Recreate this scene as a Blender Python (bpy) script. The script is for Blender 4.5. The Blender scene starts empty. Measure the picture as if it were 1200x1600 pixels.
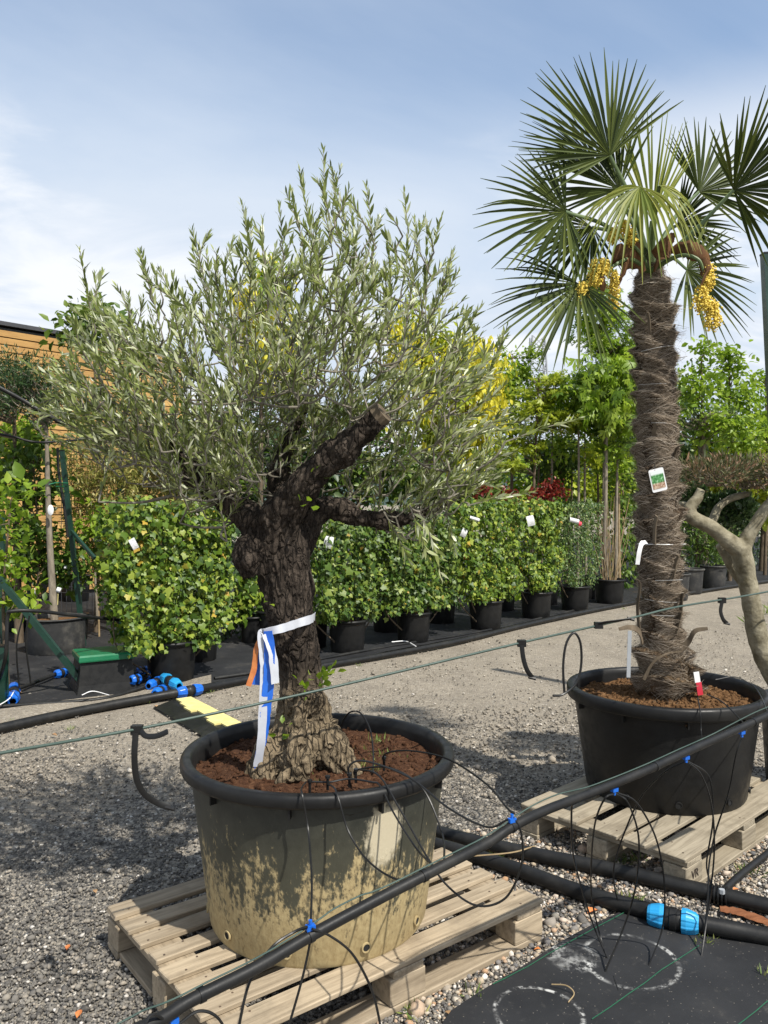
import bpy, bmesh, math, random
import numpy as np
from mathutils import Vector, Matrix, noise

random.seed(11)
rng = np.random.default_rng(11)
scene = bpy.context.scene
col = scene.collection

# ------------------------------------------------------------------ camera, sky, sun, exposure
H, F, HY, CX = 1.55, 1250.0, 785.0, 600.0      # eye height, focal length and horizon of the photo
cam_d = bpy.data.cameras.new('camera')
cam = bpy.data.objects.new('camera', cam_d)
col.objects.link(cam)
cam.location = (0, 0, H)
cam.rotation_euler = (math.radians(90), 0, 0)
cam_d.sensor_fit = 'VERTICAL'
cam_d.sensor_height = 36.0
cam_d.sensor_width = 27.0
cam_d.lens = 36.0 * F / 1600.0
cam_d.shift_y = (HY - 800.0) / 1600.0
cam_d.clip_start = 0.05
cam_d.clip_end = 3000
scene.camera = cam

SUN_EL = math.radians(53)
TRAVEL = Vector((-0.66, 0.75, 0)).normalized() * math.cos(SUN_EL) + Vector((0, 0, -math.sin(SUN_EL)))
sd = bpy.data.lights.new('sun', 'SUN')
sd.energy = 5.0
sd.angle = math.radians(0.6)
sd.color = (1.0, 0.95, 0.86)
sun = bpy.data.objects.new('sun', sd)
col.objects.link(sun)
sun.location = (4, -4, 8)
sun.rotation_euler = TRAVEL.to_track_quat('-Z', 'Y').to_euler()

world = bpy.data.worlds.new('World')
scene.world = world
world.use_nodes = True


def build_world():
    nt = world.node_tree
    nt.nodes.clear()
    n, l = nt.nodes.new, nt.links.new
    out = n('ShaderNodeOutputWorld')
    bg = n('ShaderNodeBackground')
    bg.inputs['Strength'].default_value = 0.135
    sky = n('ShaderNodeTexSky')
    sky.sky_type = 'NISHITA'
    sky.sun_disc = False
    sky.sun_elevation = SUN_EL
    sky.sun_rotation = math.atan2(-TRAVEL.x, -TRAVEL.y)
    sky.air_density = 1.25
    sky.dust_density = 1.0
    sky.ozone_density = 1.6
    tc = n('ShaderNodeTexCoord')
    sep = n('ShaderNodeSeparateXYZ')
    l(tc.outputs['Generated'], sep.inputs[0])
    zz = n('ShaderNodeMath'); zz.operation = 'MAXIMUM'; zz.inputs[1].default_value = 0.0
    l(sep.outputs['Z'], zz.inputs[0])
    za = n('ShaderNodeMath'); za.operation = 'ADD'; za.inputs[1].default_value = 0.22
    l(zz.outputs[0], za.inputs[0])
    dx = n('ShaderNodeMath'); dx.operation = 'DIVIDE'
    dy = n('ShaderNodeMath'); dy.operation = 'DIVIDE'
    l(sep.outputs['X'], dx.inputs[0]); l(za.outputs[0], dx.inputs[1])
    l(sep.outputs['Y'], dy.inputs[0]); l(za.outputs[0], dy.inputs[1])
    cmb = n('ShaderNodeCombineXYZ')
    l(dx.outputs[0], cmb.inputs[0]); l(dy.outputs[0], cmb.inputs[1])
    cmb.inputs[2].default_value = 3.7

    def cloud(scale, detail, lo, hi, sx, offset, dist):
        mp = n('ShaderNodeMapping')
        mp.inputs['Scale'].default_value = (sx, 1, 1)
        mp.inputs['Location'].default_value = offset
        l(cmb.outputs[0], mp.inputs[0])
        t = n('ShaderNodeTexNoise')
        t.inputs['Scale'].default_value = scale
        t.inputs['Detail'].default_value = detail
        t.inputs['Roughness'].default_value = 0.55
        t.inputs['Distortion'].default_value = dist
        l(mp.outputs[0], t.inputs['Vector'])
        r = n('ShaderNodeMapRange')
        r.interpolation_type = 'SMOOTHSTEP'
        r.inputs['From Min'].default_value = lo
        r.inputs['From Max'].default_value = hi
        l(t.outputs['Fac'], r.inputs['Value'])
        return r.outputs[0]
    veil = cloud(0.75, 8, 0.22, 0.70, 0.55, (1.3, 0.42, 0), 0.5)    # thin high veil
    puff = cloud(1.7, 10, 0.42, 0.60, 0.7, (3.1, 5.2, 1.0), 0.9)     # brighter fleecy patches
    # more cloud low above the horizon
    low = n('ShaderNodeMapRange'); low.interpolation_type = 'SMOOTHSTEP'
    low.inputs['From Min'].default_value = 0.48
    low.inputs['From Max'].default_value = 0.32
    l(sep.outputs['Z'], low.inputs['Value'])
    mx = n('ShaderNodeMath'); mx.operation = 'MULTIPLY_ADD'
    l(low.outputs[0], mx.inputs[0]); mx.inputs[1].default_value = 0.70
    l(veil, mx.inputs[2])
    cl = n('ShaderNodeMath'); cl.operation = 'MULTIPLY'; cl.use_clamp = True
    l(mx.outputs[0], cl.inputs[0]); cl.inputs[1].default_value = 0.82
    m1 = n('ShaderNodeMix'); m1.data_type = 'RGBA'
    l(cl.outputs[0], m1.inputs['Factor'])
    l(sky.outputs['Color'], m1.inputs['A'])
    m1.inputs['B'].default_value = (4.0, 4.5, 5.2, 1)
    pf = n('ShaderNodeMath'); pf.operation = 'MULTIPLY'
    l(puff, pf.inputs[0]); l(low.outputs[0], pf.inputs[1])
    pf2 = n('ShaderNodeMath'); pf2.operation = 'MULTIPLY'; pf2.inputs[1].default_value = 0.85
    l(pf.outputs[0], pf2.inputs[0])
    m2 = n('ShaderNodeMix'); m2.data_type = 'RGBA'
    l(pf2.outputs[0], m2.inputs['Factor'])
    l(m1.outputs['Result'], m2.inputs['A'])
    m2.inputs['B'].default_value = (5.7, 5.8, 6.0, 1)
    l(m2.outputs['Result'], bg.inputs['Color'])
    l(bg.outputs[0], out.inputs[0])


build_world()
scene.view_settings.view_transform = 'Standard'
scene.view_settings.look = 'None'
scene.view_settings.exposure = 0.42
scene.view_settings.gamma = 1.0
scene.render.engine = 'CYCLES'
scene.cycles.use_denoising = True
scene.cycles.max_bounces = 8
scene.cycles.transparent_max_bounces = 4


# ------------------------------------------------------------------ places
def P(x, y, d):
    """a point seen at photo pixel (x, y), d metres away along the view axis"""
    return Vector(((x - CX) * d / F, d, H - (y - HY) * d / F))


def G(x, y, z=0.0):
    """the point at height z seen at photo pixel (x, y)"""
    return P(x, y, (H - z) * F / (y - HY))


def crom(pts, n=8):
    """Catmull-Rom through points (tuples of any length)"""
    a = np.array([tuple(p) for p in pts], float)
    if len(a) < 3:
        return [a[0] + (a[-1] - a[0]) * t for t in np.linspace(0, 1, n + 1)]
    e = np.vstack([2 * a[0] - a[1], a, 2 * a[-1] - a[-2]])
    out = []
    for i in range(1, len(e) - 2):
        p0, p1, p2, p3 = e[i - 1], e[i], e[i + 1], e[i + 2]
        for k in range(n):
            t = k / n
            out.append(0.5 * (2 * p1 + (p2 - p0) * t + (2 * p0 - 5 * p1 + 4 * p2 - p3) * t * t
                              + (3 * p1 - p0 - 3 * p2 + p3) * t ** 3))
    out.append(e[-2])
    return out


# ------------------------------------------------------------------ scene helpers
WL = {}


def tag(o, label=None, cat=None, group=None, kind=None):
    if label: o['label'] = label
    if cat: o['category'] = cat
    if group: o['group'] = group
    if kind: o['kind'] = kind
    return o


def thing(name, label, cat, loc, group=None, kind=None):
    o = bpy.data.objects.new(name, None)
    col.objects.link(o)
    o.empty_display_size = 0.1
    o.location = loc
    WL[o.name] = Vector(loc)
    return tag(o, label, cat, group, kind)


def link_mesh(name, me, mat, parent=None, loc=None, kind=None):
    o = bpy.data.objects.new(name, me)
    col.objects.link(o)
    if mat is not None and not me.materials:
        me.materials.append(mat)
    if parent is not None:
        o.parent = parent
        WL[o.name] = WL[parent.name].copy()
    else:
        o.location = loc if loc is not None else (0, 0, 0)
        WL[o.name] = Vector(o.location)
    if kind: o['kind'] = kind
    return o


class MB:
    """collects shapes in world coordinates, links them as ONE mesh"""

    def __init__(s):
        s.v, s.f = [], []

    def add(s, vs, fs):
        b = len(s.v)
        s.v.extend([tuple(v) for v in vs])
        s.f.extend([tuple(i + b for i in f) for f in fs])
        return s

    def box(s, c, size, R=None):
        hx, hy, hz = [q / 2 for q in size]
        vs = [Vector((x, y, z)) for x in (-hx, hx) for y in (-hy, hy) for z in (-hz, hz)]
        if R is not None: vs = [R @ v for v in vs]
        c = Vector(c)
        return s.add([c + v for v in vs], [(0, 1, 3, 2), (4, 6, 7, 5), (0, 4, 5, 1), (2, 3, 7, 6), (0, 2, 6, 4), (1, 5, 7, 3)])

    def tube(s, pts, rad, k=8, cap=True, squash=None, wdir=None):
        """swept ring; squash=(a,b) scales the two section axes; wdir fixes the first axis"""
        pts = [Vector(tuple(p)[:3]) for p in pts]
        n = len(pts)
        if not hasattr(rad, '__len__'): rad = [rad] * n
        T = []
        for i in range(n):
            t = pts[min(i + 1, n - 1)] - pts[max(i - 1, 0)]
            T.append(t.normalized() if t.length > 1e-9 else Vector((0, 0, 1)))
        up = Vector(wdir) if wdir is not None else (Vector((0, 0, 1)) if abs(T[0].z) < .9 else Vector((1, 0, 0)))
        a = (up - T[0] * up.dot(T[0])).normalized()
        vs, fs = [], []
        for i in range(n):
            if wdir is not None:
                a = Vector(wdir if not callable(wdir) else wdir(i))
            a = a - T[i] * a.dot(T[i])
            a = a.normalized() if a.length > 1e-6 else T[i].orthogonal().normalized()
            b = T[i].cross(a)
            sa, sb = squash or (1, 1)
            for j in range(k):
                w = 2 * math.pi * (j + .5) / k
                vs.append(pts[i] + a * (math.cos(w) * rad[i] * sa) + b * (math.sin(w) * rad[i] * sb))
        for i in range(n - 1):
            for j in range(k):
                q = (j + 1) % k
                fs.append((i * k + j, i * k + q, (i + 1) * k + q, (i + 1) * k + j))
        if cap:
            fs.append(tuple(range(k - 1, -1, -1)))
            fs.append(tuple((n - 1) * k + j for j in range(k)))
        return s.add(vs, fs)

    def lathe(s, prof, seg=32, c=(0, 0, 0), R=None, wob=None):
        """profile of (radius, z) turned round z at c"""
        c = Vector(c)
        vs, fs = [], []
        for r, z in prof:
            for j in range(seg):
                w = 2 * math.pi * j / seg
                rr = r * (wob(w, z) if wob else 1)
                v = Vector((rr * math.cos(w), rr * math.sin(w), z))
                vs.append(c + (R @ v if R is not None else v))
        for i in range(len(prof) - 1):
            for j in range(seg):
                q = (j + 1) % seg
                fs.append((i * seg + j, i * seg + q, (i + 1) * seg + q, (i + 1) * seg + j))
        return s.add(vs, fs)

    def build(s, name, mat, parent=None, smooth=False, kind=None):
        v = np.array(s.v, float)
        if parent is not None:
            org = WL[parent.name]
        else:
            org = Vector(((v[:, 0].min() + v[:, 0].max()) / 2, (v[:, 1].min() + v[:, 1].max()) / 2, v[:, 2].min()))
        v = v - np.array(org)
        me = bpy.data.meshes.new(name)
        me.from_pydata([tuple(q) for q in v], [], s.f)
        if smooth:
            me.polygons.foreach_set('use_smooth', [True] * len(me.polygons))
            try:
                me.set_sharp_from_angle(angle=math.radians(50))
            except Exception:
                pass
        me.update()
        return link_mesh(name, me, mat, parent, org if parent is None else None, kind)


def tri_mesh(name, V, T, smooth=False):
    """fast mesh from arrays of verts and triangles"""
    V = np.ascontiguousarray(V, np.float32)
    T = np.ascontiguousarray(T, np.int32)
    me = bpy.data.meshes.new(name)
    me.vertices.add(len(V)); me.vertices.foreach_set('co', V.ravel())
    me.loops.add(T.size); me.loops.foreach_set('vertex_index', T.ravel())
    me.polygons.add(len(T))
    me.polygons.foreach_set('loop_start', np.arange(0, T.size, 3, dtype=np.int32))
    me.polygons.foreach_set('loop_total', np.full(len(T), 3, np.int32))
    if smooth:
        me.polygons.foreach_set('use_smooth', np.ones(len(T), bool))
    me.update(calc_edges=True)
    me.validate()
    return me


def frames(direction, normal):
    """rotation matrices (n,3,3) with columns x, y=direction, z~normal"""
    y = direction / (np.linalg.norm(direction, axis=1, keepdims=True) + 1e-9)
    x = np.cross(y, normal)
    bad = np.linalg.norm(x, axis=1) < 1e-4
    x[bad] = np.cross(y[bad], np.array([0.31, 0.87, 0.2]))
    x /= np.linalg.norm(x, axis=1, keepdims=True) + 1e-9
    z = np.cross(x, y)
    return np.stack([x, y, z], axis=2)


def scatter(tmpl, pos, R, S, org):
    tv, tf = tmpl
    S = np.asarray(S, float)
    if S.ndim == 1: S = np.repeat(S[:, None], 3, 1)
    loc = tv[None, :, :] * S[:, None, :]
    V = np.einsum('nij,nkj->nki', R, loc) + pos[:, None, :] - np.array(org)[None, None, :]
    n, k = len(pos), len(tv)
    T = tf[None, :, :] + (np.arange(n) * k)[:, None, None]
    return V.reshape(-1, 3), T.reshape(-1, 3)


def leaf_parts(name_piece, name_rest, tmpl, pos, R, S, mat, parent, single=0, score=None):
    """foliage of one plant: the largest leaves as pieces of their own, the rest joined"""
    n = len(pos)
    S = np.asarray(S, float)
    order = np.argsort(-(score if score is not None else (S if S.ndim == 1 else S[:, 1])))
    one, rest = order[:single], order[single:]
    org = WL[parent.name]
    V, T = scatter(tmpl, pos[rest], R[rest], S[rest], org)
    o = link_mesh(name_rest, tri_mesh(name_rest, V, T), mat, parent, kind='stuff')
    if single:
        me = tri_mesh(name_piece, tmpl[0], tmpl[1])
        me.materials.append(mat)
        for i in one:
            q = bpy.data.objects.new(name_piece, me)
            col.objects.link(q)
            q.parent = parent
            s = S[i] if S.ndim == 2 else np.array([S[i]] * 3)
            M = np.eye(4)
            M[:3, :3] = R[i] * s[None, :]
            M[:3, 3] = pos[i] - np.array(org)
            q.matrix_local = Matrix(M.tolist())
            WL[q.name] = org.copy()
    return o


A3 = lambda q: np.array(q, float)
# leaf templates: y runs from stalk to tip (length 1), z is the upper side
T_LANCE = (A3([(0, 0, 0), (-.095, .3, .03), (.095, .3, .03), (-.09, .62, .02), (.09, .62, .02), (0, 1, -.05)]),
           np.array([(0, 2, 1), (1, 2, 4), (1, 4, 3), (3, 4, 5)]))
T_OVAL = (A3([(0, 0, 0), (-.3, .38, .07), (0, .45, 0), (.3, .38, .07), (-.2, .75, .02), (.2, .75, .02), (0, 1, -.12)]),
          np.array([(0, 2, 1), (0, 3, 2), (1, 2, 4), (2, 3, 5), (2, 6, 4), (2, 5, 6)]))
T_DIAM = (A3([(0, 0, 0), (-.32, .5, .08), (.32, .5, .08), (0, 1, -.06)]), np.array([(0, 2, 1), (1, 2, 3)]))
T_IVY = (A3([(0, .05, 0), (-.30, -.10, .0), (-.40, .12, .03), (-.54, .34, -.04), (-.30, .50, .03), (0, .95, -.08),
             (.30, .50, .03), (.54, .34, -.04), (.40, .12, .03), (.30, -.10, .0), (0, .38, .06)]),
         np.array([(10, 1, 0), (10, 2, 1), (10, 3, 2), (10, 4, 3), (10, 5, 4), (10, 6, 5), (10, 7, 6), (10, 8, 7), (10, 9, 8), (10, 0, 9)]))
# hand-shaped leaf of a chestnut / maple
_hv, _hf = [(0, 0, 0)], []
for _a, _l in ((-75, .6), (-38, .85), (0, 1.0), (38, .85), (75, .6)):
    _w = math.radians(_a); _s, _c = math.sin(_w), math.cos(_w); _b = len(_hv)
    _hv += [(_s * _l * .55 - _c * .13, _c * _l * .55 + _s * .13, .05), (_s * _l * .55 + _c * .13, _c * _l * .55 - _s * .13, .05), (_s * _l, _c * _l, -.14)]
    _hf += [(0, _b + 1, _b), (_b, _b + 1, _b + 2)]
T_HAND = (A3(_hv), np.array(_hf))


def rnd_unit(n):
    v = rng.normal(size=(n, 3))
    return v / np.linalg.norm(v, axis=1, keepdims=True)


# ------------------------------------------------------------------ materials
class NT:
    def __init__(s, name):
        s.m = bpy.data.materials.new(name)
        s.m.use_nodes = True
        s.nt = s.m.node_tree
        s.nt.nodes.clear()
        s.out = s.nt.nodes.new('ShaderNodeOutputMaterial')
        s.tc = None

    def n(s, t, **kw):
        x = s.nt.nodes.new(t)
        for k, v in kw.items():
            if k in x.inputs:
                x.inputs[k].default_value = v
            else:
                setattr(x, k, v)
        return x

    def l(s, a, b):
        s.nt.links.new(a, b)

    def coord(s, kind='Object', scale=(1, 1, 1), objrand=False):
        tc = s.n('ShaderNodeTexCoord')
        mp = s.n('ShaderNodeMapping')
        mp.inputs['Scale'].default_value = scale
        src = tc.outputs[kind]
        if objrand:
            oi = s.n('ShaderNodeObjectInfo')
            mu = s.n('ShaderNodeMath', operation='MULTIPLY'); mu.inputs[1].default_value = 37.0
            s.l(oi.outputs['Random'], mu.inputs[0])
            ad = s.n('ShaderNodeVectorMath', operation='ADD')
            s.l(src, ad.inputs[0]); s.l(mu.outputs[0], ad.inputs[1])
            src = ad.outputs[0]
        s.l(src, mp.inputs[0])
        return mp.outputs[0]

    def noise(s, vec, scale, detail=6, rough=.6, dist=0):
        t = s.n('ShaderNodeTexNoise')
        t.inputs['Scale'].default_value = scale
        t.inputs['Detail'].default_value = detail
        t.inputs['Roughness'].default_value = rough
        t.inputs['Distortion'].default_value = dist
        s.l(vec, t.inputs['Vector'])
        return t.outputs['Fac']

    def voro(s, vec, scale, feature='F1', out='Distance', rand=1.0):
        t = s.n('ShaderNodeTexVoronoi', feature=feature)
        t.inputs['Scale'].default_value = scale
        t.inputs['Randomness'].default_value = rand
        s.l(vec, t.inputs['Vector'])
        return t.outputs[out]

    def ramp(s, fac, stops, mode='LINEAR'):
        r = s.n('ShaderNodeValToRGB')
        r.color_ramp.interpolation = mode
        els = r.color_ramp.elements
        while len(els) < len(stops): els.new(0.5)
        for e, (p, c) in zip(els, stops):
            e.position = p
            e.color = (*c, 1) if len(c) == 3 else c
        s.l(fac, r.inputs[0])
        return r.outputs[0]

    def mapr(s, v, a, b, c=0, d=1, smooth=True):
        r = s.n('ShaderNodeMapRange')
        if smooth: r.interpolation_type = 'SMOOTHSTEP'
        for k, q in zip(('From Min', 'From Max', 'To Min', 'To Max'), (a, b, c, d)):
            r.inputs[k].default_value = q
        s.l(v, r.inputs['Value'])
        return r.outputs[0]

    def math(s, op, a, b=None, clamp=False):
        x = s.n('ShaderNodeMath', operation=op)
        x.use_clamp = clamp
        for i, q in enumerate((a, b)):
            if q is None: continue
            if isinstance(q, (int, float)): x.inputs[i].default_value = q
            else: s.l(q, x.inputs[i])
        return x.outputs[0]

    def mix(s, fac, a, b):
        x = s.n('ShaderNodeMix', data_type='RGBA')
        for k, q in (('Factor', fac), ('A', a), ('B', b)):
            if isinstance(q, (int, float)): x.inputs[k].default_value = q
            elif isinstance(q, tuple): x.inputs[k].default_value = (*q, 1)
            else: s.l(q, x.inputs[k])
        return x.outputs['Result']

    def rand(s):
        g = s.n('ShaderNodeNewGeometry')
        o = s.n('ShaderNodeObjectInfo')
        a = s.math('ADD', g.outputs['Random Per Island'], o.outputs['Random'])
        return s.math('FRACT', a)

    def finish(s, color, rough=.7, bump=None, bstr=.3, bdist=.01, spec=.5, trans=0, tcol=None, metal=0):
        p = s.n('ShaderNodeBsdfPrincipled')
        if isinstance(color, tuple): p.inputs['Base Color'].default_value = (*color, 1)
        else: s.l(color, p.inputs['Base Color'])
        if isinstance(rough, (int, float)): p.inputs['Roughness'].default_value = rough
        else: s.l(rough, p.inputs['Roughness'])
        p.inputs['Specular IOR Level'].default_value = spec
        p.inputs['Metallic'].default_value = metal
        if bump is not None:
            b = s.n('ShaderNodeBump')
            b.inputs['Strength'].default_value = bstr
            b.inputs['Distance'].default_value = bdist
            s.l(bump, b.inputs['Height'])
            s.l(b.outputs[0], p.inputs['Normal'])
        sh = p.outputs[0]
        if trans:
            t = s.n('ShaderNodeBsdfTranslucent')
            c = tcol if tcol is not None else color
            if isinstance(c, tuple): t.inputs['Color'].default_value = (*c, 1)
            else: s.l(c, t.inputs['Color'])
            mx = s.n('ShaderNodeMixShader')
            mx.inputs[0].default_value = trans
            s.l(sh, mx.inputs[1]); s.l(t.outputs[0], mx.inputs[2])
            sh = mx.outputs[0]
        s.l(sh, s.out.inputs[0])
        return s.m


def m_leaf(name, stops, rough=.45, trans=.35, warm=1.25, spec=.5):
    t = NT(name)
    c = t.ramp(t.rand(), stops)
    hs = t.n('ShaderNodeHueSaturation')
    hs.inputs['Value'].default_value = warm
    t.l(c, hs.inputs['Color'])
    return t.finish(c, rough, trans=trans, tcol=hs.outputs[0], spec=spec)


def m_plain(name, a, b=None, rough=.5, scale=12, bump=.15, bscale=60, bdist=.004, spec=.5, objrand=True, stretch=(1, 1, 1)):
    t = NT(name)
    v = t.coord('Object', stretch, objrand)
    c = t.ramp(t.noise(v, scale), [(.3, a), (.75, b or a)])
    r = t.mapr(t.noise(v, scale * 2.3), .3, .7, rough * .85, min(1, rough * 1.15))
    return t.finish(c, r, t.noise(v, bscale, 4), bump, bdist, spec)


def m_wood(name, a, b, dark, rough=.75):
    t = NT(name)
    v = t.coord('Object', (1.6, 26, 26), True)
    v2 = t.coord('Object', (1, 1, 1), True)
    grain = t.noise(v, 2.2, 8, .65, .6)
    oi = t.n('ShaderNodeObjectInfo')
    tone = t.mix(oi.outputs['Random'], a, b)
    c = t.mix(t.mapr(grain, .35, .72, 0, .75), tone, dark)
    blot = t.noise(v2, 5.5, 5, .6)
    c = t.mix(t.mapr(blot, .48, .72, 0, .55), c, dark)
    c = t.mix(t.mapr(t.noise(v2, 1.9, 6, .7), .52, .72, 0, .45), c, (dark[0] * .7, dark[1] * .78, dark[2] * .9))
    kn = t.voro(t.coord('Object', (3.2, 9, 9), True), 1.0)
    c = t.mix(t.mapr(kn, .07, .03, 0, .8), c, (dark[0] * .45, dark[1] * .4, dark[2] * .35))
    return t.finish(c, rough, grain, .45, .003, .25)


def m_gravel():
    t = NT('gravel_ground')
    v = t.coord('Object')
    big = t.noise(v, .55, 5, .6, .4)
    mid = t.noise(v, 3.5, 5, .6)
    cells = t.voro(v, 55, out='Color')
    sepc = t.n('ShaderNodeSeparateColor'); t.l(cells, sepc.inputs[0])
    stone = t.ramp(sepc.outputs[0], [(0, (.085, .080, .074)), (.35, (.17, .157, .138)), (.7, (.27, .245, .205)), (.93, (.35, .315, .26)), (1, (.6, .57, .51))])
    dust = t.ramp(mid, [(.3, (.245, .208, .158)), (.7, (.35, .30, .228))])
    grit = t.noise(v, 140, 3, .7)
    dust = t.mix(t.mapr(grit, .38, .66, 0, .55), dust, (.13, .12, .108))
    # dusty in the driveway, stonier by the camera
    sx = t.n('ShaderNodeSeparateXYZ'); t.l(v, sx.inputs[0])
    far = t.mapr(sx.outputs[1], 2.4, 6.0, -.26, .24)
    f = t.mapr(t.math('ADD', t.math('ADD', big, t.math('MULTIPLY', mid, .35)), far), .5, .86)
    c = t.mix(t.math('MULTIPLY', f, .72), stone, dust)
    # compacted wheel tracks along the drive and damp patches
    trk_ = t.noise(t.coord('Object', (.9, .16, 1)), 2.2, 4, .6, .5)
    c = t.mix(t.mapr(trk_, .50, .66, 0, .35), c, (.17, .148, .118))
    c = t.mix(t.mapr(t.noise(v, 1.3, 6, .7, .8), .56, .70, 0, .4), c, (.135, .12, .10))
    sp = t.noise(v, 34, 3, .8)
    c = t.mix(t.mapr(sp, .50, .72, 0, .5), c, (.105, .095, .082))
    sp2 = t.voro(v, 24)
    c = t.mix(t.mapr(sp2, .16, .06, 0, .6), c, (.5, .47, .42))
    d = t.voro(v, 55)
    h = t.math('ADD', t.math('MULTIPLY', d, -1.0), t.math('MULTIPLY', grit, .6))
    return t.finish(c, .95, h, .8, .012, .15)


M = {}
M['gravel'] = m_gravel()


def m_stone(name, stops):
    t = NT(name)
    c = t.ramp(t.rand(), stops)
    v = t.coord('Object')
    c = t.mix(t.mapr(t.noise(v, 90, 3), .4, .7, 0, .4), c, (.2, .18, .15))
    return t.finish(c, .9, t.noise(v, 220, 3), .3, .003, .2)


M['grit'] = m_stone('crushed_stone', [(0, (.048, .046, .044)), (.45, (.115, .108, .10)), (.8, (.20, .185, .16)), (.96, (.28, .245, .20)), (1, (.56, .53, .49))])
M['pebble_dusty'] = m_stone('dusty_stones', [(0, (.12, .108, .092)), (.4, (.21, .185, .15)), (.8, (.31, .27, .215)), (1, (.5, .46, .4))])
M['pebble'] = m_stone('river_pebbles', [(0, (.10, .10, .105)), (.25, (.22, .2, .18)), (.5, (.38, .31, .22)), (.7, (.45, .4, .33)), (.84, (.36, .21, .11)), (1, (.7, .68, .63))])


def m_fabric():
    t = NT('woven_ground_cover')
    v = t.coord('Object')
    w1 = t.n('ShaderNodeTexWave', wave_type='BANDS', bands_direction='X'); w1.inputs['Scale'].default_value = 90
    w2 = t.n('ShaderNodeTexWave', wave_type='BANDS', bands_direction='Y'); w2.inputs['Scale'].default_value = 90
    t.l(v, w1.inputs[0]); t.l(v, w2.inputs[0])
    hb = t.math('ADD', w1.outputs['Fac'], w2.outputs['Fac'])
    big = t.noise(v, 2.2, 6, .65)
    c = t.ramp(big, [(.3, (.012, .0125, .014)), (.55, (.021, .0215, .023)), (.8, (.06, .056, .05))])
    dirt = t.noise(v, 16, 6, .75)
    c = t.mix(t.mapr(dirt, .58, .75, 0, .4), c, (.21, .195, .17))
    return t.finish(c, .8, hb, .12, .002, .2)


M['fabric'] = m_fabric()


def m_fabric_marked():
    """ground cover by the camera, with the chalky rings that pots left on it"""
    t = NT('stained_ground_cover')
    v = t.coord('Object')
    big = t.noise(v, 2.6, 6, .65)
    c = t.ramp(big, [(.3, (.014, .0145, .016)), (.6, (.024, .0245, .026)), (.85, (.05, .047, .043))])
    dirt = t.noise(v, 22, 6, .75)
    c = t.mix(t.mapr(dirt, .56, .78, 0, .35), c, (.16, .148, .128))
    c = t.mix(t.mapr(t.voro(v, 60), .13, .06, 0, .5), c, (.3, .27, .22))
    edge = t.noise(v, 38, 5, .7)
    for (px, py, r, w) in ((985, 1508, .155, .012), (842, 1592, .13, .011), (895, 1500, .05, .05)):
        g = G(px, py)
        sub = t.n('ShaderNodeVectorMath', operation='DISTANCE')
        t.l(v, sub.inputs[0]); sub.inputs[1].default_value = (g.x, g.y, .008)
        d = t.math('ABSOLUTE', t.math('SUBTRACT', sub.outputs['Value'], r))
        ring = t.mapr(d, w, w * .25)
        f = t.math('MULTIPLY', ring, t.mapr(edge, .42, .62, 0, .8))
        big2 = t.mapr(t.noise(v, 7, 3), .4, .6, .1, 1)
        c = t.mix(t.math('MULTIPLY', f, big2), c, (.62, .62, .6))
    w1 = t.n('ShaderNodeTexWave', wave_type='BANDS', bands_direction='DIAGONAL'); w1.inputs['Scale'].default_value = 110
    t.l(v, w1.inputs[0])
    return t.finish(c, .6, t.math('ADD', w1.outputs['Fac'], t.noise(v, 60, 4)), .14, .003, .25)


def m_stained_pot():
    t = NT('mud_stained_plastic')
    v = t.coord('Object')
    sx = t.n('ShaderNodeSeparateXYZ'); t.l(v, sx.inputs[0])
    streak = t.noise(t.coord('Object', (1, 1, .16)), 26, 5, .65)
    patch = t.noise(v, 7, 6, .65)
    fine = t.noise(t.coord('Object', (1, 1, .55)), 75, 4, .65)
    # mud line: more of it lower down
    lvl = t.math('ADD', t.math('MULTIPLY', sx.outputs['Z'], -2.2), 1.0)
    k = t.math('ADD', t.math('ADD', lvl, t.math('MULTIPLY', t.math('SUBTRACT', streak, .5), 1.5)),
               t.math('ADD', t.math('MULTIPLY', t.math('SUBTRACT', patch, .5), .9), t.math('MULTIPLY', t.math('SUBTRACT', fine, .5), 1.5)))
    f = t.mapr(k, .30, .70)
    thin = t.mapr(t.math('ADD', lvl, t.math('MULTIPLY', patch, .4)), -.05, .6, 0, .26)
    base = t.ramp(t.noise(v, 14, 5), [(.3, (.012, .014, .013)), (.7, (.028, .031, .028))])
    base = t.mix(thin, base, (.15, .14, .085))
    mud = t.ramp(fine, [(.3, (.27, .20, .095)), (.7, (.42, .335, .175))])
    c = t.mix(t.math('MULTIPLY', f, .95), base, mud)
    # one pale dried splash
    ds = t.n('ShaderNodeVectorMath', operation='DISTANCE')
    mp = t.coord('Object', (1, 1, .62))
    t.l(mp, ds.inputs[0]); ds.inputs[1].default_value = (.225, -.345, .40 * .62)
    sp = t.mapr(t.math('ADD', ds.outputs['Value'], t.math('MULTIPLY', t.math('SUBTRACT', fine, .5), .07)), .075, .045)
    c = t.mix(t.math('MULTIPLY', sp, .9), c, (.52, .46, .33))
    r = t.math('ADD', t.math('MULTIPLY', f, .3), .52)
    return t.finish(c, r, t.math('ADD', fine, f), .3, .003, .4)


def m_soil(name, a, b, c3):
    t = NT(name)
    v = t.coord('Object')
    c = t.ramp(t.noise(v, 55, 6, .7), [(.3, a), (.55, b), (.78, c3)])
    return t.finish(c, .95, t.noise(v, 60, 8, .75), .9, .02, .1)


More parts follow.
